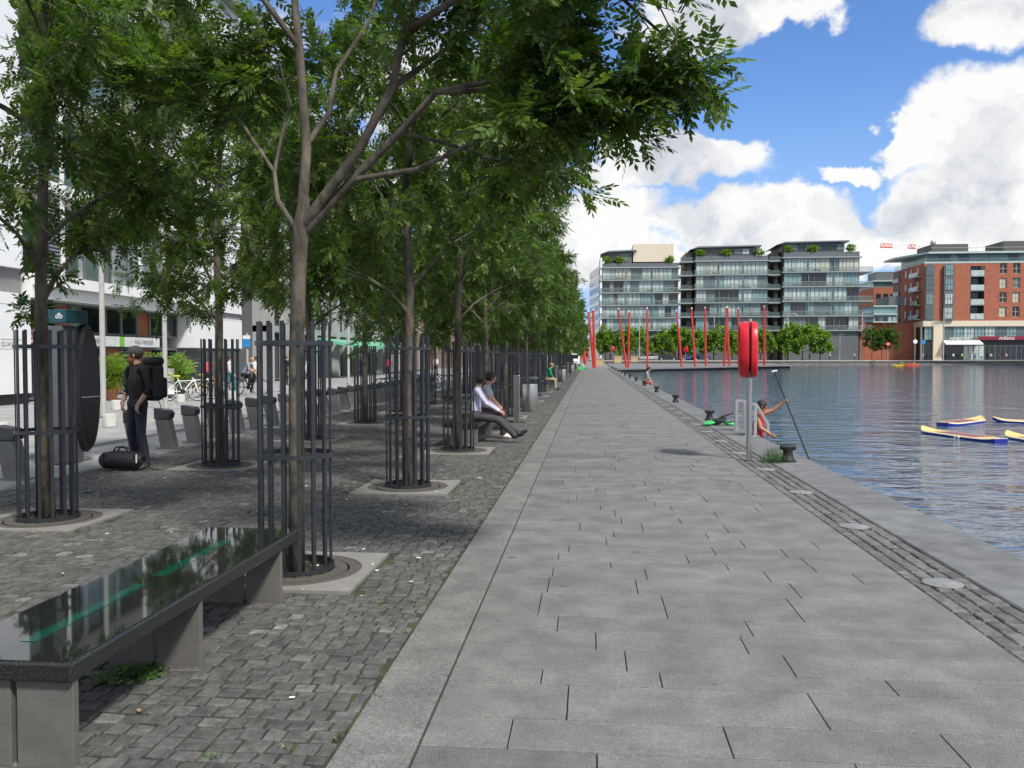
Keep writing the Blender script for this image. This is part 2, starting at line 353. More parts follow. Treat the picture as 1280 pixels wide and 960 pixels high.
# pavers as real stones
rng = np.random.default_rng(3)
def pavers(name, cells, m, ztop, bev, jit, ztilt, tones, inset=0.0, depth=.05):
    c = np.array(cells); n = len(c)
    ix, iy = inset if isinstance(inset, tuple) else (inset, inset); x0, x1, y0, y1 = c[:, 0]+ix, c[:, 1]-ix, c[:, 2]+iy, c[:, 3]-iy
    def ring(i, z):
        q = np.stack([np.stack([x0+i, y0+i], 1), np.stack([x1-i, y0+i], 1), np.stack([x1-i, y1-i], 1), np.stack([x0+i, y1-i], 1)], 1)
        return q, z
    jx = rng.uniform(-jit, jit, (n, 4, 2)); tz = rng.uniform(-ztilt, ztilt, (n, 4)) + rng.uniform(-ztilt, ztilt, (n, 1))
    V = np.zeros((n, 12, 3))
    for k, (i, z) in enumerate(((0, ztop-depth), (0, ztop-bev), (bev, ztop))):
        q, _ = ring(i, z); V[:, k*4:k*4+4, :2] = q + jx; V[:, k*4:k*4+4, 2] = z + (tz if k else 0)
    fl = [(0,1,5,4),(1,2,6,5),(2,3,7,6),(3,0,4,7),(4,5,9,8),(5,6,10,9),(6,7,11,10),(7,4,8,11),(8,9,10,11)]
    Fa = (np.array(fl)[None]+(np.arange(n)*12)[:, None, None]).reshape(-1)
    me = bpy.data.meshes.new(name); me.vertices.add(n*12); me.vertices.foreach_set('co', V.reshape(-1))
    me.loops.add(len(Fa)); me.loops.foreach_set('vertex_index', Fa.astype(np.int32)); nf = n*9
    me.polygons.add(nf); me.polygons.foreach_set('loop_start', np.arange(nf, dtype=np.int32)*4)
    me.update(calc_edges=True); me.polygons.foreach_set('use_smooth', [False]*nf)
    a = me.attributes.new('tone', 'FLOAT', 'FACE'); a.data.foreach_set('value', np.repeat(np.array(tones), 9).astype(np.float32))
    me.materials.append(m); o = bpy.data.objects.new(name, me); COL.objects.link(o); return struct(o)
TR = [(-2.23, 2.2+4.1*k) for k in range(26)]; TL = [(-5.42, 4.0+4.1*k) for k in range(25)]
TR[1] = (-2.2, 6.25); TL[1] = (-5.33, 8.0)
SUR = .58
def in_sur(xa, xb, ya, yb):
    for (tx, ty) in TR+TL:
        if ty > 34: continue
        if xb > tx-SUR and xa < tx+SUR and yb > ty-SUR and ya < ty+SUR: return True
    return False
cells = []; tones = []; y = -1.0; YS = 30.0
while y < YS:
    rh = random.uniform(.088, .112); x = -7.0 + random.uniform(-.1, 0); wob_ = random.uniform(-.004, .004)
    while x < -1.04:
        w = random.uniform(.085, .13); xb = min(x+w, -1.035)
        if xb-x > .05 and xb > -7.0:
            xa = max(x, -7.0)
            hit = in_sur(xa, xb, y, y+rh)
            if not hit and random.random() > .004:
                cells.append((xa, xb, y, y+rh)); tones.append(random.choice([.8, .9, 1, 1.05, 1.15])*random.uniform(.9, 1.1)*(1.8 if random.random() < .03 else 1))
        x = xb
        if xb >= -1.036: break
    y += rh
pavers('sett_paving', cells, settm, -.003, .007, .006, .003, tones, inset=.0062)
g = MB(); g.add([(-7.0,-20,-.02),(-1.02,-20,-.02),(-1.02,YS,-.02),(-7.0,YS,-.02)], [(0,1,2,3)]); struct(g.build('sett_joint_bed', joint))
g = MB(); g.add([(-7.0,YS,-.006),(-1.02,YS,-.006),(-1.02,125,-.006),(-7.0,125,-.006)], [(0,1,2,3)]); struct(g.build('sett_paving', settfar))
# granite walkway
cells = []; tones = []; y = -1.5
while y < 124:
    rh = random.choice([.2, .3, .3, .4, .4, .5])*random.uniform(.95, 1.05); x = -.695; first = True
    bt = random.uniform(.97, 1.03)
    while x < 2.268:
        w = random.uniform(.55, 1.25) if not first else random.uniform(.3, 1.1); first = False
        xb = x+w
        if 2.27-xb < .3: xb = 2.268
        cells.append((x, xb, y, min(y+rh, 124))); tones.append(bt*random.uniform(.91, 1.06)*(.82 if random.random() < .05 else 1)); x = xb
    y += rh
pavers('granite_walkway', cells, granite, 0, .0022, 0, .0002, tones, inset=(.0028, .0036))
cells = []; tones = []; y = -1.2
while y < 124:
    L = random.choice([1.0, 1.2, 1.2, .9]); cells.append((-1.02, -.703, y, y+L)); tones.append(random.uniform(.9, 1.1)); y += L
pavers('granite_edging', cells, granite, .004, .004, 0, .0005, tones, inset=.001)
cells = []; tones = []
for c_ in range(4):
    xa = 2.28+c_*.112; y = -1.0-random.random()*.2
    while y < 124:
        L = random.uniform(.14, .3) if y < 60 else .5; cells.append((xa, xa+.112, y, y+L)); tones.append(random.uniform(1.0, 1.65)); y += L
pavers('drain_sett_strip', cells, settm, -.006, .009, .005, .003, tones, inset=.006)
cells = []; tones = []; y = -1.0
while y < 124:
    L = random.choice([1.3, 1.5, 1.6]); cells.append((2.735, 3.42, y, y+L)); tones.append(random.uniform(.85, 1.12)); y += L
pavers('quay_coping', cells, coping, 0, .012, 0, .001, tones, inset=.002, depth=.34)
g = MB(); g.add([(-1.03,-20,-.024),(3.3,-20,-.024),(3.3,124,-.024),(-1.03,124,-.024)], [(0,1,2,3)]); struct(g.build('walkway_joint_bed', mat('dark_joint', (.015,.015,.015), rough=.95)))
# pale plaza to the left
g = MB(); g.add([(-60,-30,-.012),(-7.01,-30,-.012),(-7.01,125,-.012),(-60,125,-.012)], [(0,1,2,3)]); struct(g.build('plaza_paving', palepave))
g = MB(); g.box(-9.08, -8.8, -20, 125, -.03, -.006); g.box(-7.1, -7.0, -20, 125, -.03, -.002, 1); struct(g.build('drain_channel', [mat('drain_dark', (.11,.11,.11), rough=.8), granite], tones=[1.]*12))
g = MB(); g.add([(-60,125,-.01),(3.3,125,-.01),(3.3,150,-.01),(-60,150,-.01)], [(0,1,2,3)]); g.add([(-60,150,-.01),(3.3,150,-.01),(3.3,216,.41),(-60,216,.41)], [(0,1,2,3)])
struct(g.build('square_paving', mat('square_dark_paving', (.20, .195, .19), rough=.85, var=.12, scale=1)))
g = MB(); g.add([(-60,217,.50),(300,254.5,.66),(300,262,.66),(-60,224,.50)], [(0,1,2,3)]); g.add([(-60,232,.64),(300,270,.64),(300,277,.64),(-60,239,.64)], [(0,1,2,3)])
struct(g.build('road', asphalt))
# drain caps
cap = MB(); cap.lathe([(.135,-.004),(.135,.003),(.128,.0065),(.02,.009),(.0,.009)], 28)
capo = cap.build('drain_cap', mat('worn_steel', (.30, .30, .29), rough=.5, metal=.4, var=.2, scale=20), smooth=True); y = 6.27-2.05*2; i = 0
while y < 62:
    o = capo if i == 0 else capo.copy()
    if i: COL.objects.link(o)
    o.location = (2.49, y, 0); k = i-2
    tag(o, ('steel disc cap in the narrow sett strip beside the walkway, '+ORD[k]+' from the foreground') if k >= 0 else 'steel disc cap in the narrow sett strip beside or behind the viewer', 'drain cap', 'steel disc caps along the sett strip')
    y += 2.05; i += 1
# floating timber deck of the square
fy = lambda u, v: G(u, v, .05)
a = G(783, 460.2, .05); b = G(972, 456.4, .05)
dk = thing('boardwalk', 'long dark deck projecting over the water with red poles standing on it', 'deck')
g = MB(); poly = [(3.45, a.y-2), (a.x, a.y), (b.x, b.y), (b.x+3.5, b.y+3), (b.x+2, b.y+26), (3.45, 196)]
g.slab(poly, -.18, .05); g.build('deck_platform', mat('grey_deck', (.17, .17, .175), rough=.7, var=.15, scale=1, stretch=(.2, 3, 1)), dk)
g = MB(); poly2 = [(3.5, a.y-1.7), (a.x, a.y+.4), (b.x-.3, b.y+.5), (b.x+3, b.y+3.2), (b.x+1.6, b.y+25.5), (3.5, 195.5)]
g.slab(poly2, -1.2, -.181); g.build('deck_fascia', mat('dark_timber', (.03, .03, .032), rough=.8), dk)

# ================= TREES =================
def leaf_mesh(name, Pn, Dn, L, npairs, mats, wr=.44, lr=.33, seed=1):
    rg = np.random.default_rng(seed); N = len(Pn)
    up = np.array([0, 0, 1.]) + rg.normal(0, .35, (N, 3)); S = np.cross(Dn, up); S /= np.linalg.norm(S, axis=1)[:, None]+1e-9
    Nn = np.cross(S, Dn)
    quads = []; L = L[:, None]
    def leaflet(base, d, l):
        d = d/(np.linalg.norm(d, axis=1)[:, None]+1e-9); w = np.cross(Nn+rg.normal(0, .25, (N, 3)), d); w /= np.linalg.norm(w, axis=1)[:, None]+1e-9
        m_ = base+d*l*.45; return np.stack([base, m_+w*l*wr*.5, base+d*l, m_-w*l*wr*.5], 1)
    for k in range(npairs):
        t = .28+.66*k/npairs; base = Pn+Dn*L*t + np.array([0, 0, -1.])*L*(t**2)*.12
        for sg in (-1, 1):
            ang = rg.normal(R(52), .12, (N, 1)); d = Dn*np.cos(ang)+S*sg*np.sin(ang)-Nn*.12+np.array([0, 0, -.12])
            quads.append(leaflet(base, d, L*lr*(1-.25*abs(t-.55))))
    base = Pn+Dn*L*.9-np.array([0, 0, 1.])*L*.1; quads.append(leaflet(base, Dn+np.array([0, 0, -.3]), L*lr))
    tip = base; w = S*.0025; quads.append(np.stack([Pn-w, Pn+w, tip+w*.6, tip-w*.6], 1))
    Q = np.stack(quads, 1).reshape(-1, 3); nf = len(Q)//4; per = len(quads)
    me = bpy.data.meshes.new(name); me.vertices.add(len(Q)); me.vertices.foreach_set('co', Q.reshape(-1))
    me.loops.add(len(Q)); me.loops.foreach_set('vertex_index', np.arange(len(Q), dtype=np.int32)); me.polygons.add(nf); me.polygons.foreach_set('loop_start', np.arange(nf, dtype=np.int32)*4)
    me.update(calc_edges=True); me.polygons.foreach_set('use_smooth', [False]*nf)
    tn = np.repeat(rg.normal(.42, .2, N), per)+rg.normal(0, .08, nf)
    at = me.attributes.new('tone', 'FLOAT', 'FACE'); at.data.foreach_set('value', np.clip(tn, 0, 1).astype(np.float32))
    me.materials.append(mats); return me
def leafmat(name, c0, c1, c2, trans=.35):
    m = bpy.data.materials.new(name); m.use_nodes = True; nt = m.node_tree; p = nt.nodes['Principled BSDF']; out = nt.nodes['Material Output']
    at = nn(nt, 'ShaderNodeAttribute', attribute_name='tone'); r = nn(nt, 'ShaderNodeValToRGB')
    e = r.color_ramp.elements; e[0].color = (*c0, 1); e[1].color = (*c2, 1); e[0].position = 0; e[1].position = 1; k = e.new(.5); k.color = (*c1, 1)
    nt.links.new(at.outputs['Fac'], r.inputs[0]); nt.links.new(r.outputs[0], p.inputs['Base Color']); p.inputs['Roughness'].default_value = .42; p.inputs['Specular IOR Level'].default_value = .35
    tr = nn(nt, 'ShaderNodeBsdfTranslucent'); g2 = nn(nt, 'ShaderNodeMix', data_type='RGBA', blend_type='MULTIPLY'); g2.inputs[0].default_value = 1; nt.links.new(r.outputs[0], g2.inputs[6]); g2.inputs[7].default_value = (1.9, 2.1, .7, 1)
    nt.links.new(g2.outputs[2], tr.inputs[0]); ms = nn(nt, 'ShaderNodeMixShader'); ms.inputs[0].default_value = trans
    nt.links.new(p.outputs[0], ms.inputs[1]); nt.links.new(tr.outputs[0], ms.inputs[2]); nt.links.new(ms.outputs[0], out.inputs[0]); return m
ashleaf = leafmat('ash_leaf', (.032, .062, .018), (.075, .13, .027), (.17, .235, .05), .40)
planeleaf = leafmat('light_green_leaf', (.10, .18, .025), (.18, .29, .045), (.28, .38, .08), .35)
def lerp_poly(pts, t):
    n = len(pts)-1; s = min(t*n, n-1e-6); i = int(s); return pts[i].lerp(pts[i+1], s-i), (pts[i+1]-pts[i]).normalized()
def rv(s=1.): return Vector((random.gauss(0, s), random.gauss(0, s), random.gauss(0, s)))
def grow(limbs, trunkc, nsec=7, nter=5, nleaf=16, leafL=(.2, .3), seclen=(.7, 1.2), terlen=(.35, .6), low=2.0, maxr=2.5):
    """limbs: list of (pts, r0, r1, leafstart). returns branch tubes and leaf arrays"""
    br = []; LP = []; LD = []
    for (pts, r0, r1, ls) in limbs:
        n = len(pts); br.append((pts, [r0+(r1-r0)*(i/(n-1)) for i in range(n)], 7))
        for s_ in range(nsec):
            t = ls+(1-ls)*(s_+random.random())/nsec; p0, d0 = lerp_poly(pts, t)
            out = (p0-trunkc); out.z = 0; out = out.normalized() if out.length > .05 else rv().normalized()
            d = (d0*.6+rv(.55)+out*.35+Vector((0, 0, .12))).normalized(); L = random.uniform(*seclen)*(1.15-.45*t)
            q = [p0]; 
            for k in range(3): d = (d+rv(.16)+Vector((0, 0, -.06))).normalized(); q.append(q[-1]+d*L/3)
            rr = max(.005, (r0+(r1-r0)*t)*.4); br.append((q, [rr, rr*.8, rr*.6, rr*.35], 4))
            for t_ in range(nter):
                tt = .2+.8*(t_+random.random())/nter; p1, d1 = lerp_poly(q, tt)
                e = (d1*.6+rv(.65)).normalized(); l2 = random.uniform(*terlen); p2 = p1+e*l2; 
                if p2.z < low: p2.z = low+random.random()*.3
                br.append(([p1, p1.lerp(p2, .5)+rv(.02), p2], [.006, .005, .003], 3))
                ax = (p2-p1).normalized()
                for _ in range(nleaf):
                    f = random.random()**.7; P0 = p1.lerp(p2, f); dd = (ax*.5+rv(.6)+Vector((0, 0, -.08))+out*.15).normalized()
                    LP.append(P0); LD.append(dd)
    LPn = np.array([tuple(v) for v in LP]); LDn = np.array([tuple(v) for v in LD]); LL = np.random.default_rng(5).uniform(leafL[0], leafL[1], len(LP))
    return br, LPn, LDn, LL
def make_limbs(H=6.6, z0=2.25, n=10, rad=2.1, fork=False):
    top = Vector((random.uniform(-.15, .15), random.uniform(-.15, .15), H*.93)); ph = random.uniform(0, 6)
    tr = [Vector((0, 0, -.1)), Vector((random.gauss(0, .02), random.gauss(0, .02), 1.1)), Vector((random.gauss(0, .03), random.gauss(0, .03), 2.3)), Vector((random.gauss(0, .06), random.gauss(0, .06), 3.6)), Vector((random.gauss(0, .1), random.gauss(0, .1), 5.0)), top]
    limbs = [(tr[2:], .055, .012, .35)]
    for i in range(n):
        z = z0+(H-1.6-z0)*(i/(n-1))**.9; k = (z/(H*.93)); s = min(max((z-2.3)/(H*.93-2.3), 0), 1)
        p0, _ = lerp_poly(tr[2:], s); 
        if z < 2.3: p0 = tr[2].copy(); p0.z = z
        az = ph+i*2.399+random.uniform(-.3, .3); o = Vector((math.cos(az), math.sin(az), 0))
        env = rad*(1.0-.55*((z-z0)/(H-z0))**1.6)*random.uniform(.75, 1.05)
        pts = [p0]; d = (o*.75+Vector((0, 0, .75))).normalized(); L = env*1.12
        for q in range(4): d = (d+o*.14+rv(.1)+Vector((0, 0, -.07))).normalized(); pts.append(pts[-1]+d*L/4)
        limbs.append((pts, random.uniform(.02, .034), .008, .25))
    return tr, limbs
def tree_meshes(nm, tr, limbs, tr_r, npairs=4, wr=.46, lr=.32, twigs=True, lm=None, **k):
    br, A, B, L = grow(limbs, tr[2] if len(tr) > 2 else tr[0], **k)
    m = MB(); n = len(tr); m.tube(tr, tr_r, 12)
    for (pts, rad, sides) in br:
        if not twigs and sides == 3: continue
        m.tube(pts, rad, sides, cap=False)
    me_t = bpy.data.meshes.new(nm+'_trunk'); me_t.from_pydata(m.v, [], m.f); me_t.materials.append(barkm); me_t.polygons.foreach_set('use_smooth', [True]*len(me_t.polygons))
    return me_t, leaf_mesh(nm+'_crown', A, B, L, npairs, lm or ashleaf, wr, lr)
TRR = [.085, .07, .062, .05, .035, .012]
variants = []
for i in range(4):
    tr, lb = make_limbs(6.2, 2.05, 12, 1.8); variants.append(tree_meshes('ash%d' % i, tr, lb, TRR, nleaf=14, nsec=7, nter=4, leafL=(.19, .28), terlen=(.25, .45)))
mids = []
for i in range(3):
    tr, lb = make_limbs(6.6, 2.0, 11, 1.75); mids.append(tree_meshes('ashm%d' % i, tr, lb, TRR, npairs=3, wr=.5, lr=.42, nleaf=9, nsec=6, nter=4, leafL=(.26, .36), twigs=False))
fars = []
for i in range(2):
    tr, lb = make_limbs(6.6, 2.0, 10, 1.7); fars.append(tree_meshes('ashf%d' % i, tr, lb, TRR, npairs=2, wr=.65, lr=.6, nleaf=7, nsec=5, nter=4, leafL=(.3, .42), twigs=False))
def put_tree(name, meshes, loc, rz, sc, label, group, cat='tree'):
    t = thing(name, label, cat, loc, rz, group); t.scale = sc
    for nm, me in zip(('trunk', 'crown'), meshes):
        o = bpy.data.objects.new(nm, me); COL.objects.link(o); o.parent = t
    return t
# the big near tree, limbs measured from the photograph
bx, by = TR[1]
def W3(u, v, Y): return P(u, v, Y)-Vector((bx, by, 0))
tr1 = [Vector((0, 0, -.1)), W3(371, 600, by), W3(370, 450, by), W3(374, 330, by), W3(376, 285, by), W3(379, 262, by), W3(382, 245, by)]
trunk_r = [.066, .058, .054, .054, .061, .05, .028]
L1 = [([W3(376,290,by), W3(383,185,by), W3(374,60,by+.1), W3(366,-20,by+.15), W3(362,-150,by+.2), W3(380,-290,by+.2)], .044, .013, .72),
      ([W3(376,288,by), W3(410,240,by-.05), W3(447,190,by-.1), W3(490,110,by-.2), W3(505,40,by-.3), W3(540,-60,by-.4), W3(590,-200,by-.5)], .046, .013, .55),
      ([W3(378,292,by), W3(440,225,by), W3(500,165,by-.1), W3(545,115,by-.2), W3(620,100,by-.3), W3(670,70,by-.4), W3(710,30,by-.5)], .038, .010, .5),
      ([W3(440,225,by), W3(520,212,by-.1), W3(590,180,by-.2), W3(640,165,by-.3), W3(690,135,by-.4)], .024, .008, .45),
      ([W3(545,115,by-.2), W3(620,112,by-.3), W3(690,112,by-.4), W3(745,120,by-.45), W3(800,118,by-.5)], .022, .007, .3),
      ([W3(505,40,by-.3), W3(600,-20,by-.5), W3(690,-30,by-.6), W3(780,0,by-.65), W3(842,55,by-.7)], .028, .007, .3),
      ([W3(372,290,by), W3(347,250,by), W3(343,215,by+.1), W3(300,150,by+.4), W3(265,115,by+.7), W3(180,90,by+1.)], .022, .006, .62),
      ([W3(343,215,by+.1), W3(352,170,by+.15), W3(362,130,by+.3), W3(345,60,by+.5)], .015, .006, .8),
      ([W3(384,180,by), W3(412,140,by+.1), W3(420,90,by+.2), W3(465,20,by+.3), W3(480,-60,by+.5), W3(520,-160,by+.6)], .024, .008, .7),
      ([W3(374,60,by+.1), W3(300,-40,by-.2), W3(200,-120,by-.4), W3(120,-180,by-.5)], .025, .007, .35),
      ([W3(540,-60,by-.4), W3(610,-120,by-.7), W3(680,-160,by-.8), W3(750,-150,by-.9)], .025, .007, .25),
      ([W3(490,110,by-.2), W3(560,60,by+.2), W3(640,10,by+.6), W3(700,-40,by+.9)], .025, .007, .3),
      ([W3(366,-20,by+.15), W3(420,-120,by+.6), W3(470,-220,by+1.)], .02, .007, .3),
      ([W3(500,165,by-.1), W3(560,180,by+.2), W3(620,200,by+.5), W3(680,190,by+.8)], .016, .006, .45)]
random.seed(21)
m1 = tree_meshes('ash_near', tr1, L1, trunk_r, nsec=7, nter=4, nleaf=13, seclen=(.4, .72), terlen=(.2, .38), leafL=(.18, .26), low=2.9)
random.seed(5)
for i, (x, y) in enumerate(TR):
    if i == 0: continue
    if i == 1:
        put_tree('ash_tree', m1, (x, y, 0), 0, (1, 1, 1), 'nearest ash tree, its trunk forking widely above the cage beside the granite bench', 'ash trees along the promenade'); continue
    ms = variants[(i*3+1) % 4] if y < 27 else (mids[i % 3] if y < 62 else fars[i % 2])
    s = random.uniform(.94, 1.05)
    lab = 'ash tree nearest the walkway, '+ORD[i-1 if i > 1 else 0]+' trunk from the foreground' if i else 'ash tree beside the viewer, out of frame except for its overhanging leaves'
    put_tree('ash_tree', ms, (x+random.uniform(-.05, .05) if i > 5 else x, y, 0), random.uniform(0, 6.28), (s*.84, s*.84, s*random.uniform(.96, 1.04)), lab, 'ash trees along the promenade')
for i, (x, y) in enumerate(TL):
    ms = variants[(i*2+2) % 4] if y < 27 else (mids[(i+1) % 3] if y < 62 else fars[i % 2])
    s = random.uniform(.96, 1.07)*(.88 if i == 0 else 1)
    lab = ('ash tree just outside the left edge, its leaves reaching into the top left corner' if i == 0 else
           'ash tree in the inland row, '+ORD[i-1]+' trunk from the foreground')
    put_tree('ash_tree', ms, (x, y, 0), random.uniform(0, 6.28), (s*.9, s*.9, s*random.uniform(.98, 1.05)), lab, 'ash trees along the promenade')

# ---------------- tree guards and surrounds
def tree_guard():
    t = thing('tree_guard', '', 'tree guard', group='dark steel tree guards')
    n = 15; rr = .265
    bar = MB(); bar.box(-.006, .006, -.0145, .0145, .01, 1.86); bo = None
    for k in range(n):
        w = 2*math.pi*k/n+.12
        if bo is None: o = bo = bar.build('bar', cage_m, t)
        else: o = bo.copy(); COL.objects.link(o); o.parent = t
        # the flat of each bar is turned along the radius
        o.location = (rr*math.cos(w), rr*math.sin(w), 0); o.rotation_euler.z = w
    for (z, h) in ((.03, .035), (.87, .035), (1.70, .035)):
        g = MB()
        n2 = 40; vs = []
        for k in range(n2):
            w = 2*math.pi*k/n2
            for (r_, zz_) in ((rr+.02, z-h/2), (rr+.02, z+h/2), (rr+.012, z+h/2), (rr+.012, z-h/2)): vs.append((r_*math.cos(w), r_*math.sin(w), zz_))
        fs = [(k*4+a_, ((k+1) % n2)*4+a_, ((k+1) % n2)*4+(a_+1) % 4, k*4+(a_+1) % 4) for k in range(n2) for a_ in range(4)]
        g.add(vs, fs); g.build('ring', cage_m, t)
    return t
g0 = tree_guard()
sm = MB(); n2 = 48; vs = []; S_ = SUR-.005
for k in range(n2):
    w = 2*math.pi*k/n2; c, s = math.cos(w), math.sin(w); q = S_/max(abs(c), abs(s)); vs += [(q*c, q*s, .003), (.49*c, .49*s, .003), (.49*c, .49*s, -.03), (q*c, q*s, -.03)]
sm.add(vs, [(k*4+a_, ((k+1) % n2)*4+a_, ((k+1) % n2)*4+(a_+1) % 4, k*4+(a_+1) % 4) for k in range(n2) for a_ in range(4)])
me_s = sm.build('tree_surround', surround); 
dm = MB(); dm.lathe([(.49, -.03), (.49, -.002), (.40, -.002), (.398, -.02), (.385, -.02), (.383, .003), (.29, .006), (.28, -.03), (.0, -.035)], 40)
me_d = dm.build('tree_pit_disc', [soil], smooth=False)
struct(me_s); struct(me_d)
i = 0
for row, lst in (('nearest the walkway', TR), ('farther from the water', TL)):
    for k, (x, y) in enumerate(lst):
        if k == 0 and row == 'nearest the walkway': continue
        if k == 0 and row == 'nearest the walkway':
            lab = 'dark steel bar cage round the tree beside the viewer'
        elif k == 0: lab = 'dark steel bar cage just outside the left edge of the picture'
        elif row == 'nearest the walkway' and k == 1: lab = 'tallest looking dark bar cage, round the forked ash just beyond the granite bench'
        elif row != 'nearest the walkway' and k == 1: lab = 'dark bar cage at far left, in front of the bike rental terminal'
        else: lab = 'dark steel bar cage in the row '+row+', '+ORD[k-1]+' from the foreground'
        rz = random.uniform(0, .4)
        if i == 0: o = g0; o.location = (x, y, 0); o['label'] = lab
        else:
            o = dup(g0, (x, y, 0), rz, lab)
            if y < 60:
                for src in (me_s, me_d): c = src.copy(); COL.objects.link(c); c.location = (x, y, 0)
        if i == 0: me_s.location = (x, y, 0); me_d.location = (x, y, 0)
        i += 1
# ================= BUILDINGS =================
def facade(B, m, x0, x1, z0, z1, holes, y=0., depth=.3, name='wall'):
    """wall sheet with real openings and reveals; outward is -y"""
    xs = sorted({x0, x1, *[h[0] for h in holes], *[h[1] for h in holes]}); zs = sorted({z0, z1, *[h[2] for h in holes], *[h[3] for h in holes]})
    g = MB()
    for i in range(len(xs)-1):
        for k in range(len(zs)-1):
            cx, cz = (xs[i]+xs[i+1])/2, (zs[k]+zs[k+1])/2
            if any(h[0] < cx < h[1] and h[2] < cz < h[3] for h in holes): continue
            g.add([(xs[i],y,zs[k]),(xs[i+1],y,zs[k]),(xs[i+1],y,zs[k+1]),(xs[i],y,zs[k+1])], [(0,1,2,3)])
    for (a, b, c, d) in [h[:4] for h in holes]:
        g.add([(a,y,c),(b,y,c),(b,y,d),(a,y,d),(a,y+depth,c),(b,y+depth,c),(b,y+depth,d),(a,y+depth,d)], [(0,1,5,4),(1,2,6,5),(2,3,7,6),(3,0,4,7)])
    return g.build(name, m, B)
def window(B, x0, x1, z0, z1, y, glass, nx=2, nz=1, fr=.07, name='window', fm=None):
    g = MB(); fm = fm or frame_m
    g.box(x0, x1, y, y+.03, z0, z1, 1)
    for i in range(nx+1):
        c = x0+(x1-x0)*i/nx; c = min(max(c, x0+fr/2), x1-fr/2); g.box(c-fr/2, c+fr/2, y-.06, y-.003, z0, z1)
    for k in range(nz+1):
        c = z0+(z1-z0)*k/nz; c = min(max(c, z0+fr/2), z1-fr/2); g.box(x0+fr, x1-fr, y-.055, y-.003, c-fr/2, c+fr/2)
    return g.build(name, [fm, glass], B)
def boxpart(B, name, m, *a, bevel=0):
    g = MB(); g.box(*a); return g.build(name, m, B, bevel=bevel)
YB = 243.0
def X_(u): return P(u, 446, YB).x
def Z_(v, u=900): return P(u, v, YB).z
rb = random.Random(11)
def glass_block(u0, u1, label, vroof, pent, cantl=0., cream_box=None, top_v=320., n=6):
    x0, x1 = X_(u0), X_(u1); w = x1-x0; u = (u0+u1)/2
    B = thing('glass_apartment_building', label, 'building', (x0, YB, .6), 0, 'glass fronted waterside apartment buildings')
    zz = lambda v: Z_(v, u)-.6
    zt, zb = zz(top_v), zz(413); fh = (zt-zb)/(n-.55)
    boxpart(B, 'core', zinc, .3, w-.3, .84, 22, 0, zt-.3)
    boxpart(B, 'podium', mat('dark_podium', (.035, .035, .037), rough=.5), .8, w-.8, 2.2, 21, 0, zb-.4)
    for k in range(5):      # podium shop fronts
        a = 1.5+(w-3)*k/5; window(B, a+.3, a+(w-3)/5-.3, .2, 2.9, 2.0, rb.choice([darkglass, darkglass, midglass]), 3, 1)
        window(B, a+.3, a+(w-3)/5-.3, zb-3.2, zb-1.2, 2.0, rb.choice([darkglass, midglass, paleglass]), 4, 1)
    z = zb; lev = 0
    while z < zt+.2:
        ex = cantl if lev < n-1 else 0
        boxpart(B, 'floor_slab', slabm, -.2, w+.2+ex, 0, 21.5, z-.18, z+.1)
        top = min(fh-.28, zt+.8-z)
        if z+fh*.5 < zt:
            x = .4; dark_bay = rb.random() < .5
            while x < w-1.0:
                ww = min(rb.uniform(1.7, 4.8), w-.4-x)
                if rb.random() < .12 and ww > 2: boxpart(B, 'wall_panel', rb.choice([slabm, zinc, greyp]), x, x+1.1, .7, 2.3, z+.101, z+fh-.181); x += 1.1; continue
                pal = [darkglass, darkglass, midglass, aqua, paleglass, paleglass, paleglass] if lev < n-2 else [paleglass, paleglass, creamglass, midglass, creamglass]
                window(B, x, x+ww, z+.101, z+fh-.181, .8, rb.choice(pal), max(1, round(ww/1.1)), 1, .09)
                x += ww
            # a few balcony dividers
            for d in (.33, .66):
                boxpart(B, 'balcony_divider', aqua, w*d-.05, w*d+.05, .3, 1.74, z+.121, z+fh-.6)
            g = MB(); g.box(-.1, w+.1+ex, .12, .16, z+.2, z+1.25, 1); g.box(-.12, w+.12+ex, .09, .19, z+1.25, z+1.34)
            for k in range(int(w/1.6)+1): g.box(k*1.6, k*1.6+.05, .165, .2, z+.12, z+1.25)
            g.build('balcony_railing', [galv, railglass], B)
            for k in range(rb.randint(1, 3)):      # balcony furniture seen as small bright shapes
                a = rb.uniform(1, w-2); g = MB(); g.box(a, a+.9, .6, 1.3, z+.7, z+.78); g.box(a+.1, a+.16, .65, .7, z+.12, z+.7); g.box(a+.75, a+.8, 1.2, 1.25, z+.12, z+.7); g.box(a+1.1, a+1.6, .7, 1.2, z+.5, z+.56); g.box(a+1.1, a+1.15, .7, 1.2, z+.56, z+1.15); g.box(a+1.1, a+1.6, .7, .75, z+.12, z+.5)
                g.build('balcony_table', rb.choice([white, woodm, black]), B)
        z += fh; lev += 1
    zr = zz(vroof); p0, p1 = (pent[0]-u0)/(u1-u0)*w, (pent[1]-u0)/(u1-u0)*w
    boxpart(B, 'penthouse_wall', zinc, p0+.5, p1-.5, 1.9, 17, zt-.3, zr-.6)
    x = p0+.5
    while x < p1-1.5: window(B, x, x+2.0, zt+.2, zr-.9, 1.8, rb.choice([midglass, paleglass, darkglass]), 2, 1); x += 2.1
    g = MB(); g.prism([(p0-1.3, zr-1.1), (p0+1.0, zr-.2), (p1+.6, zr), (p1+.9, zr-.35), (p0+1.0, zr-.6)], .9, 18); g.build('roof', mat('roof_metal', (.2, .21, .22), rough=.4, metal=.4), B)
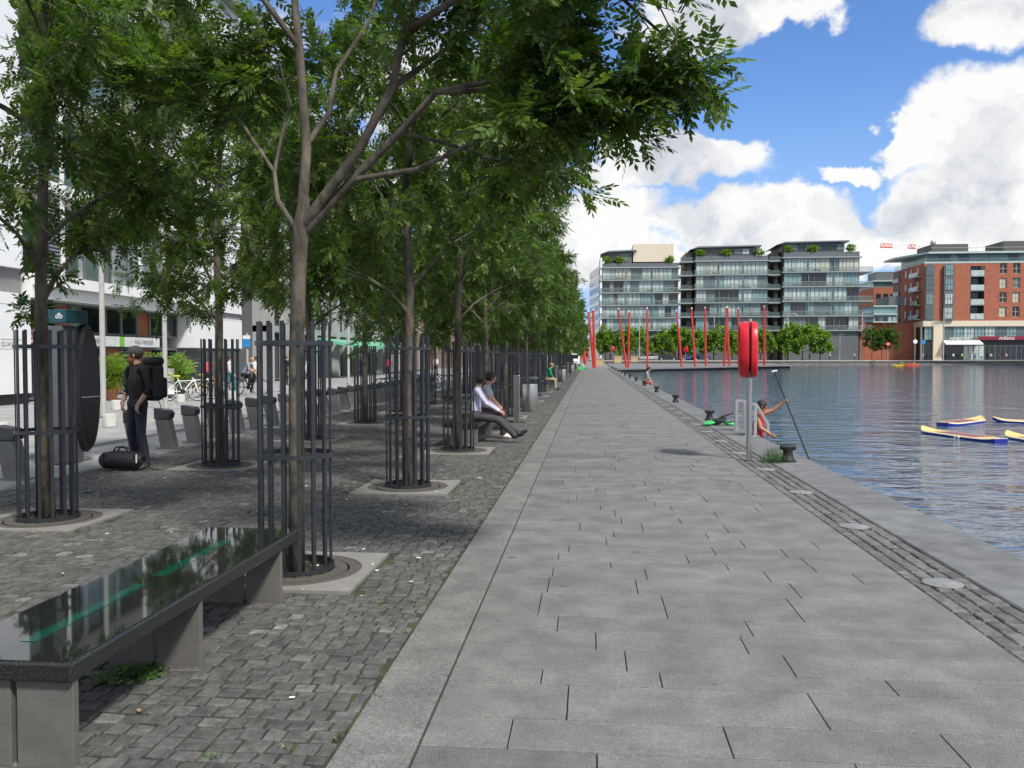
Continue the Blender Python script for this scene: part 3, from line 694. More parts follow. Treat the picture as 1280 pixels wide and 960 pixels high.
    for q in ((p0+p1)/2, w-2.6, 1.5):
        rs = np.random.default_rng(int(q*10)); A_ = rs.normal(0, 1, (130, 3)); A_ /= np.linalg.norm(A_, axis=1)[:, None]; pos = A_*rs.uniform(.2, 1, (130, 1))*np.array([1.1, .5, .6])+np.array([q, 1.2, zt+.75])
        me = leaf_mesh('roof_shrub', pos, A_, rs.uniform(.4, .6, 130), 2, planeleaf, .8, .7, seed=int(q)); o = bpy.data.objects.new('roof_shrub', me); COL.objects.link(o); o.parent = B
    if cream_box:
        a, b, v = cream_box; boxpart(B, 'rooftop_block', cream, (a-u0)/(u1-u0)*w, (b-u0)/(u1-u0)*w, 1.9, 12, zt+.13, zz(v))
    return B, x0, x1, zt, zb, fh
BA = glass_block(751, 849, 'leftmost glass apartment building across the water, with a cream block on its roof', 311.5, (756, 792), cream_box=(791.5, 842, 304), top_v=327)
# the striped flank of the first block, turned towards the promenade
x0 = BA[1]
g = MB(); g.prism([(0, 0), (0, Z_(318)-.6)], 0, 1) if False else None
fl = MB(); H = BA[3]+1.2
fl.slab([(-.25, .3), (-.25, 22), (-3.2, 44), (-3.2, 46), (0.28, 46), (.28, .3)], .0, H); fl.build('side_wall', [whitepanel], BA[0])
for k in range(10):
    zc = 1.2+k*H/10.2; g = MB(); g.add([(-.262, 1.5, zc), (-.262, 21.5, zc), (-.262, 21.5, zc+1.7), (-.262, 1.5, zc+1.7), (-.45, 1.5, zc), (-.45, 21.5, zc), (-.45, 21.5, zc+1.7), (-.45, 1.5, zc+1.7)], [(4,5,6,7),(0,1,5,4),(3,7,6,2),(0,4,7,3),(1,2,6,5)]); g.build('window_band', darkglass, BA[0])
    g = MB(); g.add([(-.36,22.5,zc),(-3.25,43.5,zc),(-3.25,43.5,zc+1.7),(-.36,22.5,zc+1.7)], [(0,1,2,3)]); g.build('window_band', darkglass, BA[0])
BB = glass_block(868, 961, 'middle glass apartment building across the water, between two narrower balcony gaps', 306, (868, 948), top_v=318)
BC = glass_block(978, 1075.5, 'right glass apartment building across the water, with balconies jutting past its corner', 300, (976, 1058), cantl=3., top_v=313)
for (ua, ub, lab) in ((849, 868, 'recessed balcony link between the leftmost and middle glass buildings'), (961, 978, 'recessed balcony link between the middle and right glass buildings')):
    xa, xb = X_(ua)+.25, X_(ub)-.25; T = thing('balcony_link', lab, 'building', (xa, YB+1.5, .6)); w = xb-xa
    g = MB(); g.box(w*.55, w-.05, 3, 18, 0, BB[3]+1.3); g.build('brick_wall', brickbrown, T)
    for k in range(7):
        z = BB[4]+k*BB[5]
        if z > BB[3]-1: break
        boxpart(T, 'balcony_slab', slabm, 0, w, 0, 8, z-.2, z+.12); boxpart(T, 'balcony_railing', railglass, .05, w-.05, .1, .15, z+.121, z+1.3)
        window(T, w*.6, w*.6+1.1, z+.3, z+2.6, 2.9, darkglass, 1, 1)
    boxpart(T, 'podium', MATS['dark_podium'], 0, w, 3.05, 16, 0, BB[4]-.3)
# red brick building
def bz(v): return P(1200, v, YB).z-.6
XR0 = X_(1154); RB = thing('red_brick_building', 'red brick apartment building with cream band and shops, at the right across the water', 'building', (XR0, YB, .6))
xr = lambda u: X_(u)-XR0
zb1, zb2, zt = bz(408), bz(401), bz(329)
wR = 62.
holes = []; wl = []
fhs = (zt-zb2)/4
for k in range(4):
    z = zb2+k*fhs
    for u in (1248, 1264.5, 1282, 1299, 1340, 1357): holes.append((xr(u), xr(u+9), z+1.0, z+1.0+fhs*.72)); wl.append(holes[-1])
bay = (xr(1211.5), xr(1229))
holes.append((bay[0], bay[1], zb2+.2, zt-.8)); bay2 = (xr(1311), xr(1328)); holes.append((bay2[0], bay2[1], zb2+.2, zt-.8))
facade(RB, brickred, 0, wR, zb2, zt, holes, 0, .5)
for h in wl: window(RB, *h, .35, rb.choice([darkglass, midglass, creamglass]), 2, 2, .14, fm=mat('buff_frame', (.4, .36, .25), rough=.6))
for (a, b) in (bay, bay2):
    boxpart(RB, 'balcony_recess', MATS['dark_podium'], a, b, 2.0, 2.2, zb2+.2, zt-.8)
    for k in range(4):
        z = zb2+.25+k*fhs; boxpart(RB, 'balcony', galv, a+.05, b-.05, .02, 2.0, z, z+.25); boxpart(RB, 'balcony_front', paleglass, a+.1, b-.1, -.08, .0, z+.2, z+1.7)
        window(RB, a+.3, b-.3, z+.3, z+fhs-.3, 1.9, darkglass, 3, 1)
for (ua, ub) in ((1155, 1166), (1177, 1189.5)):
    a, b = xr(ua), xr(ub); boxpart(RB, 'bay_window_frame', zinc, a, b, -.9 if ua > 1170 else -.35, 0-.002, zb2+.1, zt-.7)
    yy = -.95 if ua > 1170 else -.4
    for k in range(4):
        window(RB, a+.25, b-.25, zb2+.5+k*fhs, zb2+.3+(k+1)*fhs-.6, yy, rb.choice([aqua, midglass, paleglass]), 3, 2, .12)
# flank facing left
g = MB(); g.box(-.02, .0, 0, 24, zb2, zt); g.build('side_wall', brickred, RB)
for k in range(4):
    z = zb2+k*fhs
    for (ya, yb_) in ((9, 10), (13, 14.2), (4, 5.0)): boxpart(RB, 'side_window', midglass, -.1, -.03, ya, yb_, z+1.2, z+3.2)
    boxpart(RB, 'side_balcony', galv, -1.4, -.03, 1.5, 7.5, z+.4, z+.6); boxpart(RB, 'side_balcony_front', paleglass, -1.45, -1.4, 1.5, 7.5, z+.6, z+1.7)
    boxpart(RB, 'side_recess_shade', MATS['dark_podium'], -.12, -.03, 18.5, 23, z+.8, z+3.4); boxpart(RB, 'side_balcony', galv, -.5, -.13, 18.5, 23, z+.4, z+1.5)  # flat dark panel proud of the wall, its colour standing in for recess shade
boxpart(RB, 'core', zinc, .1, wR, 2.3, 23.9, 0, zt-.1)
boxpart(RB, 'stone_band', cream, -.2, wR, -.25, .6, zb1, zb2); boxpart(RB, 'stone_pier', cream, xr(1166), xr(1177.5), -.24, .9, 0, zb1)
boxpart(RB, 'stone_band_side', cream, -.2, -.021, .61, 25, zb1, zb2)
for k in range(6): boxpart(RB, 'side_pier', cream, -.22, .1, 1+k*4.6, 1.8+k*4.6, 0, zb1); boxpart(RB, 'side_glazing', darkglass, -.02, .0, 1.8+k*4.6, 5.6+k*4.6, 0, zb1)
x = xr(1178.5); k = 0
while x < wR-3:
    window(RB, x, x+2.7, bz(425), zb1-.1, .3, rb.choice([aqua, paleglass, paleglass, midglass]), 3, 2, .12); 
    window(RB, x, x+2.7, .1, bz(431.5), .5, rb.choice([darkglass, darkglass, paleglass, midglass]), 2, 1, .1); x += 2.75
window(RB, .3, xr(1166)-.1, bz(425), zb1-.1, .3, aqua, 2, 2); window(RB, .3, xr(1166)-.1, .1, bz(427), .5, darkglass, 1, 1)
boxpart(RB, 'shop_fascia', mat('maroon_fascia', (.22, .012, .03), rough=.5), xr(1223), wR, -.1, .5, bz(425), bz(420.5))
text('milano', 1.5, white, RB, (xr(1258), -.13, bz(422.7)), (R(90), 0, 0))
boxpart(RB, 'dark_fascia', zinc, xr(1178.5), xr(1222.8), -.05, .5, bz(425.5), bz(421.5))
text('HERBSTREET', 1.05, white, RB, (xr(1200), -.5, bz(423.5)), (R(90), 0, 0))
g = MB(); a, b = xr(1177.5), xr(1224); g.prism([(0, 0), (0, 1)], 0, 1) if False else None
g.add([(a,-.06,bz(425.5)),(b,-.06,bz(425.5)),(b,-2.4,bz(429.5)),(a,-2.4,bz(429.5)),(b,-2.4,bz(431)),(a,-2.4,bz(431)),(a,-.06,bz(425.9)),(b,-.06,bz(425.9))], [(0,1,2,3),(3,2,4,5),(5,4,7,6),(0,3,5,6),(1,7,4,2)]); g.build('awning', white, RB)
zp0, zp1 = zt, bz(313.5)
boxpart(RB, 'penthouse_wall', aqua, 1.5, wR, 2.5, 22, zt+.1, zp1-.6)
x = 2
while x < wR-3: window(RB, x, x+2.6, zt+.3, zp1-.8, 2.35, rb.choice([midglass, darkglass, aqua]), 2, 1); x += 2.9 if rb.random() < .7 else 5
g = MB(); g.slab([(-3.2, 14), (1.2, .5), (wR, .5), (wR, 23), (-3.2, 23)], zp1-.6, zp1-.1); g.build('roof', copper, RB)
boxpart(RB, 'parapet_railing', railglass, .1, wR, .1, .16, zt+.05, zt+1.5); boxpart(RB, 'parapet_railing', railglass, .02, .08, .2, 23, zt+.05, zt+1.5); boxpart(RB, 'parapet_band', copper, -.05, wR, -.05, .35, zt-.002, zt+.45)
boxpart(RB, 'roof_railing', galv, 2, wR, 1.0, 1.06, zp1+.95, zp1+1.05)
boxpart(RB, 'plant_room', mat('plant_room_brown', (.09, .085, .08), rough=.8), xr(1172), xr(1218), 5, 16, zp1-.1, bz(302)); boxpart(RB, 'plant_room', MATS['plant_room_brown'], xr(1263), xr(1300), 5, 16, zp1-.1, bz(299))
g = MB(); g.tube([(xr(1175), 6, zp1), (xr(1175), 6, bz(300))], .25, 8); g.sphere((xr(1175), 6, bz(299.5)), .8, 10); g.build('roof_vent', galv, RB)
# set back brick block with glass link
SB = thing('set_back_building', 'small brick and grey block set back between the glass building and red brick building', 'building', (X_(1089.5)*1.17, YB*1.17, .6)); k = 1.17
q = lambda v: (P(1105, v, YB*1.17).z-.6); xx = lambda u: P(u, 446, YB*1.17).x-SB.location.x
boxpart(SB, 'brick_wall', brickred, xx(1091), xx(1128), 0, 15, 0, q(359)); boxpart(SB, 'top_floor', aqua, xx(1091), xx(1128), .5, 14, q(359), q(352)); boxpart(SB, 'roof', copper, xx(1089), xx(1128), -.5, 15, q(352), q(350.5))
boxpart(SB, 'plant_room', zinc, xx(1096), xx(1126), 2, 10, q(350.5), q(339))
for a in range(3):
    for b in range(3): window(SB, xx(1094+a*9), xx(1100+a*9), q(376-b*0-(-b*11)), q(367+b*11), -.05, darkglass, 2, 1)
LK = thing('glass_link_building', 'low green glazed link building beside the red brick building', 'building', (X_(1089), YB+5, .6))
lx = lambda u: P(u, 446, YB+5).x-LK.location.x
boxpart(LK, 'brick_base', brickred, lx(1077), lx(1154), 2, 12, 0, bz(402)); boxpart(LK, 'upper_wall', aqua, lx(1092), lx(1122), .5, 11, bz(402), bz(381))
for v in (402, 392, 381.5): boxpart(LK, 'floor_band', copper, lx(1091), lx(1121), 0, 12, bz(v), bz(v-1.6))
boxpart(LK, 'grey_block', zinc, lx(1112), lx(1130), 1, 12, bz(380), bz(368))
for a in range(5): window(LK, lx(1094+a*5.4), lx(1098.5+a*5.4), bz(401), bz(394), .42, rb.choice([midglass, darkglass, paleglass]), 2, 1)
for a in range(4): window(LK, lx(1093+a*7.4), lx(1099+a*7.4), bz(430), bz(412), 1.9, darkglass, 2, 2)
# crane behind
CY = 420.; a = P(1101, 309, CY); b = P(1225, 313.5, CY+14)
CR = thing('tower_crane', 'red and white lattice crane jib showing above the red brick roof', 'crane', (b.x+3, CY+14, 0))
g = MB(); o0 = Vector(CR.location)
g2 = MB()
N = 26
for i in range(N):
    p0 = a.lerp(b, i/N)-o0; p1 = a.lerp(b, (i+1)/N)-o0; mi = 1 if i in (0, 1, 2, 7, 8, 13, 14, 20) else 0
    for dy in (-.8, .8):
        g.tube([p0+Vector((0, dy, 0)), p1+Vector((0, dy, 0))], .2, 4, mi); g.tube([p0+Vector((0, dy, 0)), p1+Vector((0, 0, 1.7))], .12, 4, mi)
    g.tube([p0+Vector((0, 0, 1.7)), p1+Vector((0, 0, 1.7))], .2, 4, mi); g.tube([p0+Vector((0, 0, 1.7)), p0+Vector((0, .8, 0))], .12, 4, mi)
g.build('jib', [white, mat('crane_red', (.6, .06, .04), rough=.5)], CR)
g = MB()
for dx in (-.9, .9):
    for dy in (-.9, .9): g.tube([(dx, dy, 0), (dx, dy, a.z+2)], .15, 4)
for k in range(int(a.z/2)): g.tube([(-.9, -.9, k*2), (.9, -.9, k*2+2)], .1, 4); g.tube([(.9, .9, k*2), (.9, -.9, k*2+2)], .1, 4)
g.build('mast', white, CR)
# little buildings closing the street
for (ua, ub, v, Y, m, lab) in ((716, 738, 434, 330, brickred, 'low red brick house closing the street at the end of the promenade'), (735, 741, 429, 345, cream, 'pale rendered house beside the low brick house at the street end')):
    A_ = P(ua, 446, Y); B_ = P(ub, v, Y); T = thing('street_house', lab, 'building', (A_.x, Y, .6)); w = B_.x-A_.x; hh = B_.z
    holes = [(w*.12+i*w*.3, w*.12+i*w*.3+w*.14, z_, z_+1.3) for i in range(3) for z_ in (1.0, 3.6) if z_+1.6 < hh]
    facade(T, m, 0, w, 0, hh, holes); boxpart(T, 'body', m, 0, w, .32, 9, 0, hh)
    for h in holes: window(T, *h, .2, darkglass, 1, 1)
    g = MB(); g.prism([(-.3, hh), (w/2, hh+1.8), (w+.3, hh)], -.3, 9.3); g.build('roof', mat('slate', (.1, .1, .11), rough=.7), T)

# ---- white building along the left
WB = thing('white_apartment_building', 'white panelled apartment building with glass balconies and a ground floor shop, at the left', 'building', (-19.3, -1.4, 0), R(90))
# local x = distance along the promenade, outward -y
HW = 20.3
boxpart(WB, 'core', zinc, 8, 47.5, 2.2, 16, 0, HW-.4)
for (a, b, z0, z1) in ((8, 29.55, .35, 3.75), (8, 29.2, 4.6, HW), (41.8, 47.7, 2.05, 3.62), (41.8, 47.7, 3.95, HW)):
    g = MB(); g.box(a, b, -.02, 2.19, z0, z1); g.build('white_panel', whitepanel, WB)
    g = MB(); x = a+2.4
    while x < b: g.box(x, x+.012, -.026, -.021, z0, z1); x += 2.4
    z = z0+1.5
    while z < z1: g.box(a, b, -.026, -.021, z, z+.012); z += 1.5
    g.build('panel_joints', greyp, WB)
boxpart(WB, 'grey_band', greyp, 41.8, 47.7, .1, 2.18, 3.62, 3.95); boxpart(WB, 'plinth', black, 8, 29.5, .05, 2.18, 0, .35); boxpart(WB, 'grey_band', greyp, 8, 29.4, .2, 2.18, 3.75, 4.6)
text('QUAY', .22, mat('grey_letter', (.3, .3, .3)), WB, (28.32, -.03, 2.02), (R(90), 0, 0)); boxpart(WB, 'sign_line', MATS['grey_letter'], 28.0, 29.3, -.027, -.022, 2.17, 2.19)
def shop(x0, x1, panes):
    x = x0
    for (w_, gl) in panes: window(WB, x, min(x+w_, x1), .05, 2.0, .8, gl, 1, 1, .08); window(WB, x, min(x+w_, x1), 2.5, 3.65, .8, gl if rb.random() < .4 else darkglass, 1, 1, .08); x += w_
shop(29.6, 41.7, [(1.4, darkglass), (1.2, darkglass), (.9, orangep), (.6, aqua), (1.8, darkglass), (1.2, orangep), (1.3, darkglass), (1.1, orangep), (1.2, darkglass), (1.4, darkglass)])
boxpart(WB, 'ceiling_slab', white, 29.56, 41.78, -.1, 2.19, 3.66, 4.1)
g = MB(); g.box(31.9, 39.4, .45, .5, 2.03, 2.45); sg = g.build('shop_sign', mat('sign_white', (.6, .62, .62), rough=.5), WB)
gm = mat('sign_green', (.18, .42, .05), rough=.5); boxpart(WB, 'sign_square', gm, 36.0, 36.35, .42, .445, 2.03, 2.45); text('APARTMENT', .26, MATS['grey_letter'], WB, (34.1, .43, 2.24), (R(90), 0, 0)); text('PAUL MENZIES', .24, MATS['grey_letter'], WB, (38.0, .43, 2.24), (R(90), 0, 0))
boxpart(WB, 'shop_sign_pink', mat('sign_pink', (.6, .5, .5)), 29.7, 31.2, .6, .64, 2.1, 2.6); text('EDIA', .4, mat('sign_red', (.5, .03, .05)), WB, (30.5, .58, 2.35), (R(90), 0, 0))
for k in range(5):
    z = 4.1+k*3.3
    boxpart(WB, 'balcony_slab', white, 29.56, 41.78, -.35, 1.5, z+.001, z+.4)
    if k < 4:
        x = 29.7
        for j in range(5):
            wq = 2.4; window(WB, x, x+wq-.25, z+.41, z+3.0, 1.2, rb.choice([darkglass, midglass, paleglass, aqua, darkglass]), 2, 1, .07); boxpart(WB, 'wall_panel', white, x+wq-.25, x+wq, 1.1, 1.4, z+.41, z+3.299); x += wq
        g = MB(); g.box(30.9, 41.7, -.3, -.28, z+.41, z+1.5, 1); g.box(30.9, 41.7, -.32, -.26, z+1.5, z+1.54)
        for j in range(8): g.box(30.9+j*1.5, 30.94+j*1.5, -.27, -.24, z+.41, z+1.5)
        g.build('glass_balustrade', [galv, railglass], WB)
        g = MB()
        for j in range(22): g.box(29.6, 30.8, -.3, -.22, z+.5+j*.13, z+.55+j*.13)
        g.build('louvre_screen', greyp, WB)
        for j in (30.85, 36.2): boxpart(WB, 'fin', white, j, j+.12, -.42, -.32, z+.2, z+3.4)
boxpart(WB, 'roof_edge', greyp, 8, 47.8, -.6, 12, HW, HW+.3)
# dark glass block further along
DB = thing('street_block', 'grey glass street block with green awnings, seen through the tree guards', 'building', (-20.2, 0, 0), R(90))
boxpart(DB, 'core', zinc, 53, 96, 1.2, 16, 0, 18)
for j in range(15):
    a = 53+j*2.9; boxpart(DB, 'pier', mat('pale_stone_pier', (.36, .36, .35), rough=.7), a, a+.45, -.1, 1.19, 0, 18)
    for k in range(5): window(DB, a+.46, a+2.89, .1+k*3.5, 3.2+k*3.5, .5, rb.choice([darkglass, darkglass, midglass, aqua]), 2, 1, .08)
for k in range(5): boxpart(DB, 'floor_band', slabm, 53, 96, .02, 1.18, 3.2+k*3.5, 3.6+k*3.5)
gaw = mat('green_awning', (.16, .45, .30), rough=.7)
for j in range(5):
    a = 62+j*4.6; g = MB(); g.add([(a,-.15,3.0),(a+4,-.15,3.0),(a+4,-2.8,2.5),(a,-2.8,2.5),(a,-2.8,2.25),(a+4,-2.8,2.25),(a,-.15,2.9),(a+4,-.15,2.9)], [(0,1,2,3),(3,2,5,4),(4,5,7,6),(0,3,4,6),(1,7,5,2)]); g.build('awning', gaw, DB)
EB = thing('far_street_terrace', 'brick and stone terrace at the far end of the tree lined street', 'building', (-21, 0, 0), R(90))
holes = [(101+j*3.4, 102.8+j*3.4, .5+k*3.6, 2.9+k*3.6) for j in range(24) for k in range(4)]
facade(EB, brickbrown, 99, 186, 0, 15, holes, 0, .4); boxpart(EB, 'body', zinc, 99, 186, .45, 14, 0, 14.9)
for h in holes[:96]: window(EB, *h, .3, rb.choice([darkglass, midglass, paleglass]), 2, 1)

# ================= STREET OBJECTS =================
# granite benches
def bench():
    t = thing('granite_bench', '', 'bench', group='polished granite benches')
    g = MB(); g.box(-.64, 0, 0, 2.6, .34, .42, 0); o = g.build('seat_slab', [honed], t, bevel=.012)
    g = MB(); g.box(-.628, -.012, .012, 2.588, .4202, .4225); g.build('polished_top', polg, t)
    for (a, b) in ((.22, 1.12), (1.3, 2.2)): boxpart(t, 'glass_inlay', glassgreen, -.36, -.29, a, b, .4227, .4245)
    for y in (.03, 1.12, 2.28):
        boxpart(t, 'leg', legst, -.245, -.012, y, y+.04, -.02, .339, bevel=.004); boxpart(t, 'leg', legst, -.50, -.27, y, y+.04, -.02, .339, bevel=.004)
    return t
b0 = bench(); b0.location = (-1.985, 3.10, 0); b0['label'] = 'polished black granite bench with green glass inlays in the left foreground'
for (y, lab) in ((15.05, 'granite bench on which the man in the white shirt sits'), (39.9, 'granite bench beneath the person in the green top'), (27.4, 'granite bench between two tree guards, just past the nearest litter bin')):
    dup(b0, (-1.96, y, 0), 0, lab)
# litter bins
def bin_():
    t = thing('litter_bin', '', 'litter bin', group='stainless steel litter bins')
    g = MB(); g.box(-.09, .06, -.05, .05, 0, 1.16); g.build('post', steel, t, bevel=.012)
    g = MB(); g.lathe([(.0, .27), (.185, .27), (.195, .29), (.195, .93), (.19, .945), (.17, .94), (.165, .5), (0, .5)], 36, (.30, 0, 0)); g.build('drum', steel, t, smooth=True)
    g = MB(); g.lathe([(0, 1.085), (.2, 1.07), (.205, 1.085), (.15, 1.12), (0, 1.135)], 36, (.30, 0, 0)); g.box(.05, .2, -.04, .04, 1.075, 1.095); g.build('lid', steel, t, smooth=True)
    g = MB(); g.lathe([(0, 0), (.16, 0), (.16, .012), (0, .012)], 24, (.28, 0, 0)); g.tube([(.12, 0, .3), (.05, 0, .3)], .03, 8); g.build('base_plate', greyp, t)
    return t
n0 = bin_(); n0.location = (-1.74, 20.7, 0); n0['label'] = 'nearest stainless steel litter bin, drum hung from a post beside the walkway'
dup(n0, (-1.74, 45.6, 0), 0, 'second stainless steel litter bin along the walkway, beyond the person in green')
dup(n0, (-1.74, 69.5, 0), 0, 'third stainless steel litter bin along the walkway'); dup(n0, (-1.74, 94, 0), 0, 'farthest stainless steel litter bin, small near the walkway end')
# mooring bollards
def bollard():
    t = thing('mooring_bollard', '', 'bollard', group='black mooring bollards')
    g = MB(); g.lathe([(0, 0), (.125, 0), (.125, .018), (.105, .03), (.078, .085), (.07, .14), (.078, .175), (0, .175)], 20); g.build('base', iron, t, smooth=True)
    g = MB(); g.tube([(-.115, 0, .205), (-.075, 0, .2), (0, 0, .195), (.075, 0, .2), (.115, 0, .205)], [.034, .045, .052, .045, .034], 12); g.build('head', iron, t, smooth=True)
    return t
m0 = bollard(); m0.location = (3.02, 13.4, 0); m0['label'] = 'nearest black mooring bollard, on the quay edge beside the lifebuoy pole'; m0.scale = (1, 1, 1.1)
for k in range(1, 13):
    dup(m0, (3.02, 13.4+8.6*k if k > 0 else 0, 0), random.uniform(-.2, .2), ORD[k]+' black mooring bollard along the quay edge, counted from the lifebuoy pole', (1, 1, 1.1))
# lifebuoy housing on its pole
def lifebuoy(zc=1.71, label='', loc=(0, 0, 0), rz=0):
    t = thing('lifebuoy_stand', label, 'lifebuoy', loc, rz, 'red lifebuoy housings on poles')
    g = MB(); g.tube([(0, 0, -.02), (0, 0, zc+.1)], .042, 20); g.lathe([(0, 0), (.07, 0), (.07, .01), (0, .01)], 20); g.build('pole', steel, t, smooth=True)
    RM = Matrix.Rotation(R(90), 3, 'Y')
    def shell(pr, name, cx):
        vs = []; n = 40; m = MB()
        for (r, z) in pr:
            for k in range(n):
                w = 2*math.pi*k/n; yy = r*.37*math.copysign(abs(math.cos(w))**.82, math.cos(w)); zz_ = r*.435*math.copysign(abs(math.sin(w))**.75, math.sin(w)); vs.append((cx+z, -.02+yy, zc+zz_))
        N = len(pr); m.add(vs, [(i*n+k, i*n+(k+1) % n, (i+1)*n+(k+1) % n, (i+1)*n+k) for i in range(N-1) for k in range(n)]+[tuple(range(n)), tuple((N-1)*n+k for k in range(n))])
        return m.build(name, redp, t, smooth=True)
    shell([(.2, -.15), (.80, -.148), (.93, -.13), (.985, -.09), (1.0, -.04), (1.0, -.004), (.97, .004)], 'left_shell', -.02)
    shell([(.97, .0), (1.0, .008), (1.0, .05), (.97, .085), (.88, .10), (.2, .105)], 'right_shell', .014)
    g = MB(); g.lathe([(0, 0), (.34, 0), (.34, .04), (0, .04)], 30, (-.014, -.02, zc), M=RM); g.build('seam', black, t)
    g = MB(); g.box(-.03, .03, .0, .03, zc-.4, zc+.46); g.tube([(0, 0, zc+.42), (0, 0, zc+.475)], .03, 10); g.build('bracket', galv, t)
    return t
lifebuoy(1.71, 'large red lifebuoy housing on a steel pole at the quay edge', (G(936, 575).x, G(936, 575).y, 0), R(-9))
for (u, v, Y, lab) in ((766, 453, 196, 'small distant red lifebuoy housing left of the red poles on the square'), (857, 447, 214, 'small distant red lifebuoy housing on the far quay between red poles')):
    q = P(u, 446, Y); t = lifebuoy(1.9, lab, (q.x, Y, .3), R(20 if u < 800 else 60)); t.scale = (1.7, 1.7, 1.6)
# quay ladder rails
LD_ = thing('quay_ladder', 'galvanised steel ladder handrails at the quay edge, behind the lifebuoy pole', 'ladder', (3.3, 18.2, 0))
def bar(g, pts, w=.035, h=.012): g.tube(pts, w, 4, flat=.45, ref=(0, 1, 0))
for k, y in enumerate((.65, -.55)):
    g = MB(); x0 = -.14
    g.tube([(x0, y, 0), (x0, y, .66)], .04, 4); g.tube([(x0+.17, y, 0), (x0+.17, y, .62)], .04, 4)
    g.tube([(x0, y, .66), (x0+.19, y, .64), (x0+.42, y, .25), (x0+.46, y, -.9)], .038, 4); g.tube([(x0, y, .33), (x0+.17, y, .33)], .02, 4)
    g.box(x0-.07, x0+.25, y-.05, y+.05, 0, .012); g.build('handrail', galv, LD_)
for k in range(4):
    g = MB(); g.tube([(.32, .65, -.2-k*.25), (.32, -.55, -.2-k*.25)], .018, 6); g.build('rung', galv, LD_)
# buoyancy vest lying on the coping
V = thing('buoyancy_vest', 'green and black buoyancy vest lying crumpled on the quay coping', 'life vest', (3.0, 20.4, 0), R(8))
vg = mat('vest_green', (.07, .55, .16), rough=.6)
g = MB()
def pad(g, c, sx, sy, sz, rz, ry, mi=0):
    B_ = Matrix.Rotation(rz, 3, 'Z') @ Matrix.Rotation(ry, 3, 'Y'); g.sphere(c, 1, 14, mi, (sx, sy, sz), B_)
pad(g, (-.22, -.05, .06), .16, .14, .05, .2, -.25); g.build('panel', vg, V, smooth=True); g = MB(); pad(g, (.24, .0, .05), .15, .13, .05, -.3, .2); g.build('panel', vg, V, smooth=True)
g = MB(); pad(g, (-.03, 0, .09), .17, .16, .075, .1, -.15); pad(g, (.12, .05, .12), .12, .1, .06, .5, -.3); g.tube([(-.05, -.02, .12), (.08, -.02, .2), (.25, 0, .25), (.36, .02, .29)], [.02, .025, .02, .012], 8); g.tube([(-.3, -.1, .07), (-.1, -.15, .12), (.1, -.14, .09), (.3, -.1, .08)], .014, 6); g.build('straps', black, V, smooth=True)
# weeds
def tuft(name, c, n, rad, h, label=None, cat='weed'):
    g = MB(); r_ = random.Random(int(c[0]*100)+n)
    for k in range(n):
        a = r_.uniform(0, 6.28); q = r_.random()**.7*rad; x, y = c[0]+q*math.cos(a), c[1]+q*math.sin(a); hh = h*r_.uniform(.3, 1)*(1-.6*q/rad)
        for j in range(4):
            z = hh*j/4; aa = r_.uniform(0, 6.28); L = r_.uniform(.015, .04); d = Vector((math.cos(aa), math.sin(aa), r_.uniform(-.1, .6)))*L; s_ = Vector((-math.sin(aa), math.cos(aa), 0))*L*.3; b_ = Vector((x+r_.gauss(0, .012), y+r_.gauss(0, .012), z))
            g.add([b_, b_+d*.5+s_, b_+d, b_+d*.5-s_], [(0, 1, 2, 3)])
        if h > .12: g.tube([(x, y, 0), (x+r_.gauss(0, .02), y+r_.gauss(0, .02), hh)], .0018, 3)
    o = g.build(name, leafg)
    return tag(o, label, cat) if label else o
pg = G(970, 577); tuft('weed', (pg.x-.02, pg.y, 0), 190, .24, .3, 'green weed tuft growing from the sett strip beside the lifebuoy pole')
bw = G(165, 843); tuft('weed', (bw.x, bw.y, 0), 130, .16, .05, 'low green weed patch growing beside the foreground bench leg')
random.seed(77)
gg = MB()
for (u, v, n, rd) in ((262, 945, 14, .025), (355, 935, 12, .02), (480, 753, 30, .07), (520, 753, 30, .07), (505, 790, 22, .05), (420, 920, 10, .04), (470, 870, 12, .03), (395, 780, 8, .03), (900, 545, 8, .02), (1050, 655, 8, .02), (985, 603, 10, .03)):
    c = G(u, v)
    for k in range(n):
        a = random.uniform(0, 6.28); q = random.random()*rd; b_ = Vector((c.x+q*math.cos(a)*1.6, c.y+q*math.sin(a), -.008)); aa = random.uniform(0, 6.28); L = random.uniform(.01, .022); d = Vector((math.cos(aa), math.sin(aa), 1.0))*L; s_ = Vector((-math.sin(aa), math.cos(aa), 0))*L*.25
        gg.add([b_, b_+d*.5+s_, b_+d, b_+d*.5-s_], [(0, 1, 2, 3)])
o = gg.build('moss_sprigs', leafg); o['kind'] = 'stuff'
gg = MB()
for k in range(150):
    x, y = random.uniform(-6.5, -1.05) if k < 200 else random.uniform(-1, 3.3), random.uniform(2.6, 14)
    L = random.uniform(.008, .024); w = random.uniform(.004, .010); a = random.uniform(0, 6.28); M_ = Matrix.Rotation(a, 3, 'Z'); z = .004
    vs = [M_ @ Vector(q) for q in ((-L, -w, 0), (L, -w, 0), (L, w, .004), (-L, w, .003))]; gg.add([v+Vector((x, y, z)) for v in vs], [(0, 1, 2, 3)], random.choice([0, 0, 1, 2]))
o = gg.build('litter_scraps', [white, mat('dry_leaf', (.34, .24, .12)), mat('pale_leaf', (.45, .45, .35))]); o['kind'] = 'stuff'
